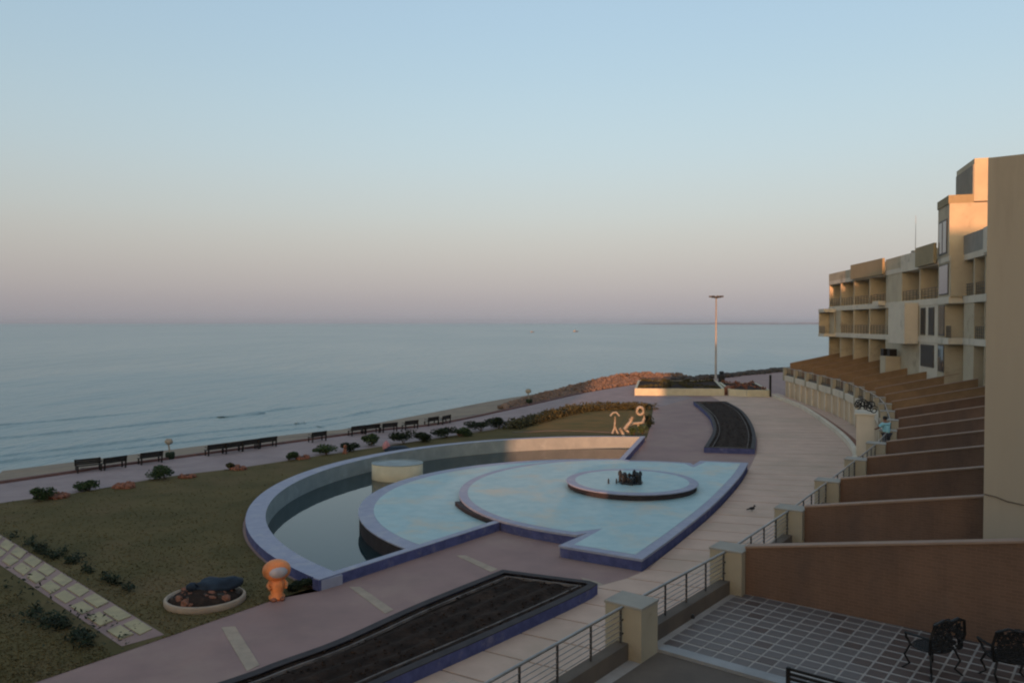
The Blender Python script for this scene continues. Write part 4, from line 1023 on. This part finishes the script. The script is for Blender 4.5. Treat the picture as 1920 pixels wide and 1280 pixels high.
# two seafront bins with pale heads
def sea_bin(px, py, label, h_px, hm):
    p = G(px, py); s_ = h_px * p.y / F / 1.6; t0 = thing('seafront_bin', label, 'litter bin', p, 0, 'pale-topped litter bins on the seafront')
    m_ = MB(); m_.lathe([(.28, 0), (.34, .05), (.36, .45), (.3, .55)], 14, sx=s_, sy=s_); m_.v = [(a, b_, c * s_) for a, b_, c in m_.v]; m_.build('bin', M['leaf_dark'], t0, True)
    m_ = MB(); m_.tube([(0, 0, .5 * s_), (-.12 * s_, 0, 1.15 * s_)], .06 * s_, 6); m_.build('post', hm, t0)
    m_ = MB(); m_.blob((-.1 * s_, 0, 1.38 * s_), .34 * s_, .2 * s_, .24 * s_, 12, 8, .15, 2); m_.build('top', hm, t0, True)
sea_bin(319, 860, 'dark litter bin with a pale cap between benches on the beach side', 38, M['cap'])
sea_bin(992, 757, 'litter bin with a bright white cap standing before the sunlit rocks', 28, M['white_paint'])

# white abstract figures
def dancer(px, py, h_px, label, lines, rings=()):
    p = G(px, py); s_ = h_px * p.y / F; t0 = thing('white_sculpture', label, 'sculpture', p, 0, 'white abstract figures by the pool')
    for ln, r_ in lines: MB().tube([(x * s_, yy * s_, z * s_) for x, yy, z in ln], [1.1 * r_ * s_ * (1 - .3 * i / len(ln)) for i in range(len(ln))], 8).build('limb', M['white_paint'], t0, True)
    for c, r_ in rings: MB().tube([((c[0] + r_ * math.cos(a / 16 * 6.283)) * s_, c[1] * s_, (c[2] + r_ * 1.15 * math.sin(a / 16 * 6.283)) * s_) for a in range(16)], .06 * s_, 8, True).build('ring', M['white_paint'], t0, True)
dancer(1153, 813, 42, 'left thin white figure with a bent head, above the pool wall', [([(-.12, 0, 0), (-.02, 0, .25), (.0, 0, .5), (0, .02, .78)], .05), ([(.14, 0, 0), (.05, 0, .2), (0, 0, .35)], .045), ([(-.22, 0, .80), (-.08, 0, .95), (.06, 0, .96), (.2, 0, .8)], .045)])
dancer(1170, 817, 38, 'middle white leaning figure, above the pool wall', [([(-.22, 0, .38), (-.1, 0, .2), (.0, 0, 0)], .08), ([(.02, 0, .32), (.16, 0, .52), (.34, 0, .72), (.42, 0, .95)], .09), ([(.02, 0, .32), (.24, 0, .2)], .06)])
dancer(1194, 806, 44, 'right white figure with a ring shaped head, by the purple walk', [([(-.42, 0, .1), (-.2, 0, .28), (.1, 0, .3), (.3, 0, .34)], .06), ([(.24, 0, .30), (.32, 0, .5), (.30, 0, .7)], .06), ([(-.2, 0, .28), (-.32, 0, .48)], .05), ([(.05, 0, .3), (.08, 0, 0)], .05)], [((.14, 0, .82), .14)])

# little post beside the pool, bird on the promenade
p = G(1011, 1010); m_ = MB(); m_.tube([(0, 0, 0), (0, 0, .42)], .035, 8); m_.blob((0, 0, .44), .05, .05, .05, 8, 5, 0, 0)
tag(m_.build('pool_post', M['white_paint'], loc=p), 'short thin white post standing beside the pool rim', 'post')
p = G(1410, 958, .03); bd = thing('bird', 'small dark bird standing on the beige promenade', 'bird', p, R(20))
m_ = MB(); m_.blob((0, 0, .16), .17, .085, .085, 12, 8, .05, 1); m_.build('body', M['iron'], bd, True)
m_ = MB(); m_.blob((.15, 0, .27), .06, .05, .055, 8, 6, 0, 1); m_.tube([(.19, 0, .27), (.27, 0, .25)], [.02, .004], 5); m_.build('head', M['iron'], bd, True)
m_ = MB(); m_.tube([(-.12, 0, .15), (-.34, 0, .12)], [.05, .03], 5); m_.build('tail', M['iron'], bd)
for s in (-.03, .03): MB().tube([(0, s, 0), (0, s, .1)], .01, 4).build('leg', M['iron'], bd)

# ------------------------------------------------------------------ far end: rock bank, round beds, lamp mast
rb = MB(); rnd = random.Random(21)
rp = resample(smooth_poly([G(*q).xy for q in ((945, 765), (1000, 750), (1060, 737), (1120, 724), (1180, 714), (1240, 710), (1275, 710))], 5), 240)
for k in range(2800):
    i = rnd.randrange(240); u = i / 240; p = rp[i]; hgt = .35 + 1.1 * min(1, u * 1.3) if u < .9 else 1.1; wdt = 1.0 + 3.2 * u
    o_ = rnd.uniform(-1, 1); q = p + Vector((-.55, .8)) * o_ * wdt; z = hgt * (1 - abs(o_)) * rnd.uniform(.5, 1); s_ = rnd.uniform(.13, .34)
    rb.blob((q.x, q.y, z), s_ * 1.2, s_, s_ * .8, 6, 4, .35, k)
rk = rb.build('rock_bank', M['rock']); tag(rk, None, None, None, 'stuff')
rb = MB()
rp = [p for p in offset(resample([EDGE[i] for i in range(len(EDGE)) if 72 < EDGE[i].y < 118], 200), -2.0)]
for k in range(420):
    i = rnd.randrange(60, 200); p = rp[i]; q = p + Vector((-.55, .8)) * rnd.uniform(-1.4, 2.6); s_ = rnd.uniform(.15, .42)
    rb.blob((q.x, q.y, -1.1 + rnd.uniform(0, .6) * (i / 200)), s_ * 1.4, s_, s_ * .7, 6, 4, .35, k)
rk = rb.build('shore_rocks', M['rock_dark']); tag(rk, None, None, None, 'stuff')
rb = MB(); rp = resample([G(*q).xy for q in ((1190, 716), (1290, 712), (1340, 708), (1390, 703), (1450, 697), (1470, 694))] + [Vector((80, 190))], 200)
for k in range(500):
    i = rnd.randrange(200); p = rp[i]; s_ = rnd.uniform(.25, .6); q = p + Vector((rnd.uniform(-1, 1), rnd.uniform(-1.5, 1.5)))
    rb.blob((q.x, q.y, rnd.uniform(0, .4)), s_ * 1.3, s_, s_ * .7, 6, 4, .35, k)
rk = rb.build('boundary_rocks', M['rock_dark']); tag(rk, None, None, None, 'stuff')
def round_bed(name, pl, z, label, wm, leafm, n, hh, cat='planter'):
    t0 = thing(name, label, cat); loop = [v2(p) for p in pl]
    k = len(loop); m_ = MB(); m_.prism(loop, -.02, z - .05, False); m_.build('wall', wm, t0)
    i2 = inset(loop, .3); m_ = MB(); vs = [(p.x, p.y, z) for p in loop] + [(p.x, p.y, z) for p in i2] + [(p.x, p.y, z - .05) for p in loop]
    m_.add(vs, [(i, (i + 1) % k, k + (i + 1) % k, k + i) for i in range(k)] + [(i, (i + 1) % k, 2 * k + (i + 1) % k, 2 * k + i) for i in range(k)]); m_.build('coping', wm, t0)
    s2 = sheet('soil', i2, z - .08, M['soil']); s2.parent = t0
    c = sum(i2, Vector((0, 0))) / len(i2); vs = []; fs = []; r2 = random.Random(n)
    for q_ in range(n):
        a = i2[r2.randrange(len(i2))]; p = c.lerp(a, r2.random() ** .5 * .97); w_ = Vector((r2.gauss(0, 1), r2.gauss(0, 1), r2.gauss(0, 1))).normalized(); u = w_.cross(Vector((r2.gauss(0, 1), r2.gauss(0, 1), .3))).normalized()
        s_ = r2.uniform(.1, .22); P3 = Vector((p.x, p.y, z + r2.random() * hh)); o_ = len(vs); vs += [P3 - u * s_, P3 + w_ * s_ * .5, P3 + u * s_, P3 - w_ * s_ * .5]; fs.append((o_, o_ + 1, o_ + 2, o_ + 3))
    MB().add(vs, fs).build('foliage', leafm, t0)
f1 = [G(1190, 741).xy, G(1240, 741.5).xy, G(1300, 741.5).xy, G(1358, 742).xy]
bk = [p + Vector((3.0, 16)) for p in f1][::-1]
round_bed('raised_bed', f1 + bk, .98, 'raised cream-walled bed with low hedge, partly lit orange, near the lamp mast', M['cream'], M['leaf_warm'], 1600, .28)
f2 = [G(1366, 742).xy, G(1400, 744).xy, G(1444, 744).xy]
round_bed('raised_bed', f2 + [p + Vector((2, 13)) for p in f2][::-1], .95, 'raised bed with reddish plants between the lamp mast and the terrace front', M['cream'], M['red_brown'], 420, .35)
# lamp mast
p = G(1342, 713); lm = thing('lamp_mast', 'tall thin high-mast lamp with a ring of floodlights at the end of the plaza', 'lamp post', (p.x, p.y, 0))
ztop = 10 + (606 - 556) * p.y / F
m_ = MB(); m_.tube([(0, 0, 0), (0, 0, ztop * .5), (0, 0, ztop)], [.22, .16, .10], 12); m_.build('pole', M['pole'], lm, True)
m_ = MB(); m_.tube([(.8 * math.cos(a / 12 * 6.283), .8 * math.sin(a / 12 * 6.283), ztop - .15) for a in range(12)], .06, 6, True); m_.build('lamp_ring', M['steel_dark'], lm)
for a in range(8):
    an = a / 8 * 6.283; x, y = 1.0 * math.cos(an), 1.0 * math.sin(an)
    m_ = MB(); m_.box(-.25, .25, -.16, .16, -.12, .14, Matrix.Translation((x, y, ztop)) @ Matrix.Rotation(an, 4, 'Z')); m_.tube([(0, 0, ztop - .3), (x * .9, y * .9, ztop - .1)], .04, 5); m_.build('floodlight', M['steel_dark'], lm)
p = G(1353, 716); m_ = MB(); m_.lathe([(.5, 0), (.55, .1), (.55, 1.1), (.35, 1.5), (.5, 1.6), (.3, 1.85)], 14)
tag(m_.build('dark_bin', M['iron'], loc=p), 'small dark bin beside the foot of the lamp mast', 'litter bin')
p = G(1366, 740); m_ = MB(); m_.lathe([(.7, 0), (.8, .3), (.6, 1.1), (.2, 1.3)], 12); tag(m_.build('dark_pot', M['red_brown'], loc=p), 'dark reddish pot between the two raised beds', 'pot')
p = G(1449, 744); m_ = MB(); m_.box(-.12, .12, -.12, .12, 0, 3.0); tag(m_.build('gate_post', M['iron'], loc=(p.x - .35, p.y, 0)), 'dark post at the far corner of the white terrace front', 'post')

# ------------------------------------------------------------------ boats far out
def boat(px, py, label, L, sail):
    p = G(px, py, -1.6); t0 = thing('boat', label, 'boat', p, 0, 'boats far out on the sea'); m_ = MB()
    m_.add([(-L / 2, 0, .2), (-L * .4, -L * .12, 0), (L * .38, -L * .12, 0), (L / 2, 0, .4), (L * .38, L * .12, 0), (-L * .4, L * .12, 0), (-L / 2, -L * .1, L * .16), (L * .62, 0, L * .2), (-L / 2, L * .1, L * .16), (0, -L * .15, L * .14), (0, L * .15, L * .14)],
           [(0, 1, 6), (1, 9, 6), (1, 2, 9), (2, 7, 9), (2, 3, 7), (0, 8, 5), (5, 8, 10), (5, 10, 4), (4, 10, 7), (4, 7, 3), (6, 9, 7, 10, 8), (0, 6, 8)]); m_.build('hull', M['steel_dark'], t0)
    MB().tube([(0, 0, L * .1), (0, 0, L * sail)], L * .02, 5).build('mast', M['steel_dark'], t0)
    MB().box(-L * .3, -L * .05, -L * .07, L * .07, L * .14, L * .3).build('cabin', M['cap'], t0)
boat(1079, 622, 'tiny dark boat far out, right of the other one', 7, .7); boat(998, 623, 'tiny dark boat far out, left of the other one', 5, .6)

# ------------------------------------------------------------------ garden furniture on the near terrace
def iron_chair(loc, rz, label):
    t0 = thing('iron_chair', label, 'chair', loc, rz, 'ornate black garden chairs'); t0.scale = (1.6, 1.4, 1.22)
    # seat lattice
    m_ = MB(); m_.tube([(.25 * math.cos(a / 16 * 6.283), .24 * math.sin(a / 16 * 6.283), .44) for a in range(16)], .018, 6, True)
    for k in range(-4, 5):
        x = k * .05; w_ = .24 * math.sqrt(max(0, 1 - (x / .25) ** 2)); m_.tube([(x, -w_, .44), (x, w_, .44)], .009, 4); m_.tube([(-w_, x, .44), (w_, x, .44)], .009, 4)
    m_.lathe([(.22, .425), (.22, .438)], 16); m_.build('seat', M['iron'], t0)
    for sx in (-1, 1):
        for sy in (-1, 1): MB().tube([(.2 * sx, .18 * sy, .44), (.25 * sx, .24 * sy, .25), (.2 * sx, .2 * sy, .1), (.27 * sx, .27 * sy, 0)], .016, 6).build('leg', M['iron'], t0)
    # back: curved crest, uprights, leafy scrolls
    cr_ = [(-.25, .22, .44), (-.29, .27, .72), (-.25, .30, .96), (-.12, .32, 1.03), (0, .32, .99), (.12, .32, 1.03), (.25, .30, .96), (.29, .27, .72), (.25, .22, .44)]
    MB().tube(cr_, .022, 6).build('back_frame', M['iron'], t0)
    m_ = MB(); rnd = random.Random(2)
    for k in range(34):
        c = Vector((rnd.uniform(-.22, .22), .27, rnd.uniform(.5, .95))); m_.tube(scroll(c, rnd.uniform(.05, .08), 1.2, rnd.uniform(0, 6), Vector((1, 0, 0)), 9), .012, 4)
    for k in range(150):
        c = Vector((rnd.uniform(-.24, .24), .27, rnd.uniform(.48, .98))); m_.blob(c, .03, .012, .022, 5, 3, .2, k)
    m_.build('back_lattice', M['iron'], t0)
    for sx in (-1, 1): MB().tube([(.27 * sx, .28, .70), (.33 * sx, .08, .71), (.33 * sx, -.14, .68), (.28 * sx, -.18, .58), (.24 * sx, -.12, .44)], .018, 6).build('armrest', M['iron'], t0)
    return t0
p1 = G(1748, 1166, 3.7); iron_chair((p1.x - .05, p1.y - .1, TZ), R(200), 'left ornate black iron chair at the foot of the brown partition wall')
p2 = G(1893, 1188, 3.7); iron_chair((p2.x, p2.y, TZ), R(170), 'right ornate black iron chair at the picture corner')
p3 = G(1835, 1290, 3.4); tb = thing('iron_table', 'round black lattice garden table between the two ornate chairs', 'table', (p3.x, p3.y - .1, TZ))
m_ = MB(); m_.tube([(.4 * math.cos(a / 20 * 6.283), .4 * math.sin(a / 20 * 6.283), .68) for a in range(20)], .022, 6, True)
for k in range(-6, 7):
    x = k * .06; w_ = .4 * math.sqrt(max(0, 1 - (x / .4) ** 2)); m_.tube([(x, -w_, .68), (x, w_, .68)], .012, 4); m_.tube([(-w_, x, .68), (w_, x, .68)], .012, 4)
m_.build('table_top', M['iron'], tb)
MB().tube([(0, 0, .66), (0, 0, .2)], .035, 8).build('column', M['iron'], tb)
for a in range(3): MB().tube([(0, 0, .25), (.2 * math.cos(a * 2.094), .2 * math.sin(a * 2.094), .15), (.34 * math.cos(a * 2.094), .34 * math.sin(a * 2.094), 0)], .02, 6).build('leg', M['iron'], tb)
# slatted bench whose back shows at the bottom edge
qa = G(1478, 1252, 3.55); qb = G(1592, 1283, 3.55); an = math.atan2(qb.y - qa.y, qb.x - qa.x)
gb = thing('slatted_bench', 'dark slatted garden bench, its back rising at the bottom edge of the picture', 'bench', (qa.x, qa.y, TZ), an)
for k in range(6): MB().box(0, 1.25, -.02 - k * .012, .01 - k * .012, .82 - k * .085, .87 - k * .085).build('back_slat', M['dark_wood'], gb)
for x in (0.0, 1.25): MB().box(x - .03, x + .03, -.04, .04, 0, .87).build('leg', M['dark_wood'], gb); MB().box(x - .03, x + .03, -.55, -.48, 0, .42).build('leg', M['dark_wood'], gb)
for k in range(5): MB().box(0.03, 1.22, -.54 + k * .1, -.46 + k * .1, .42, .45).build('seat_slat', M['dark_wood'], gb)

# ------------------------------------------------------------------ grass and ground cover
def in_poly(p, poly):
    c = False; n = len(poly); j = n - 1
    for i in range(n):
        a, b_ = poly[i], poly[j]
        if (a.y > p.y) != (b_.y > p.y) and p.x < (b_.x - a.x) * (p.y - a.y) / (b_.y - a.y) + a.x: c = not c
        j = i
    return c
mainv = [v2(p) for p in main]; Qp = [G(*p).xy for p in ((-60, 980), (318, 1190), (218, 1228), (-80, 1045))]
vs = []; fs = []; rnd = random.Random(33); cnt = 0
while cnt < 14000:
    py = 830 + 460 * math.sqrt(rnd.random()); px = rnd.uniform(-60, 620)
    p = G(px, py).xy
    if not in_poly(p, mainv) or in_poly(p, Qp): continue
    cnt += 1; s_ = .02 + .0009 * p.y; h = .025 + .03 * rnd.random(); a = rnd.uniform(0, 6.28); dx, dy = s_ * math.cos(a), s_ * math.sin(a)
    o_ = len(vs); vs += [(p.x - dx, p.y - dy, .01), (p.x + dx, p.y + dy, .01), (p.x + rnd.uniform(-.04, .04), p.y + rnd.uniform(-.04, .04), h)]; fs.append((o_, o_ + 1, o_ + 2))
tag(MB().add(vs, fs).build('grass', M['lawn']), None, None, None, 'stuff')
vs = []; fs = []
strips = [((20, 1005), (150, 1055), 22), ((60, 1030), (250, 1110), 10), ((0, 1075), (70, 1110), 40), ((60, 1120), (230, 1215), 75)]
for (a, b_, wd) in strips:
    for k in range(6000 if wd > 50 else 1300):
        u = rnd.random(); px = a[0] + (b_[0] - a[0]) * u + rnd.gauss(0, wd * .4); py = a[1] + (b_[1] - a[1]) * u + rnd.gauss(0, wd * .25)
        if py < 960: continue
        p = G(px, py).xy
        if noise.noise(Vector((p.x * 1.3, p.y * .7, 5))) < 0.0: continue
        if not in_poly(p, mainv) or (in_poly(p, Qp) and rnd.random() < .93): continue
        w_ = Vector((rnd.gauss(0, 1), rnd.gauss(0, 1), rnd.gauss(0, .5))).normalized(); n2 = w_.cross(Vector((0, 0, 1)) + Vector((rnd.gauss(0, .5), rnd.gauss(0, .5), 0))).normalized()
        s_ = rnd.uniform(.05, .11); P3 = Vector((p.x, p.y, rnd.uniform(.03, .32))); o_ = len(vs); vs += [P3 - w_ * s_, P3 + n2 * s_ * .4, P3 + w_ * s_, P3 - n2 * s_ * .4]; fs.append((o_, o_ + 1, o_ + 2, o_ + 3))
tag(MB().add(vs, fs).build('ground_cover', M['leaf_dark']), None, None, None, 'stuff')

# ------------------------------------------------------------------ morning haze over the sea
hz = MB(); hz.box(-13000, 13000, -420, 12500, -4.5, 48); m = bpy.data.materials.new('haze'); m.use_nodes = True
n = m.node_tree.nodes; n.clear(); pv = n.new('ShaderNodeVolumePrincipled'); pv.inputs['Color'].default_value = (.70, .74, .82, 1); pv.inputs['Density'].default_value = .00004; pv.inputs['Anisotropy'].default_value = .6
ou = n.new('ShaderNodeOutputMaterial'); m.node_tree.links.new(pv.outputs[0], ou.inputs['Volume'])
tag(hz.build('haze', m), None, None, None, 'stuff')
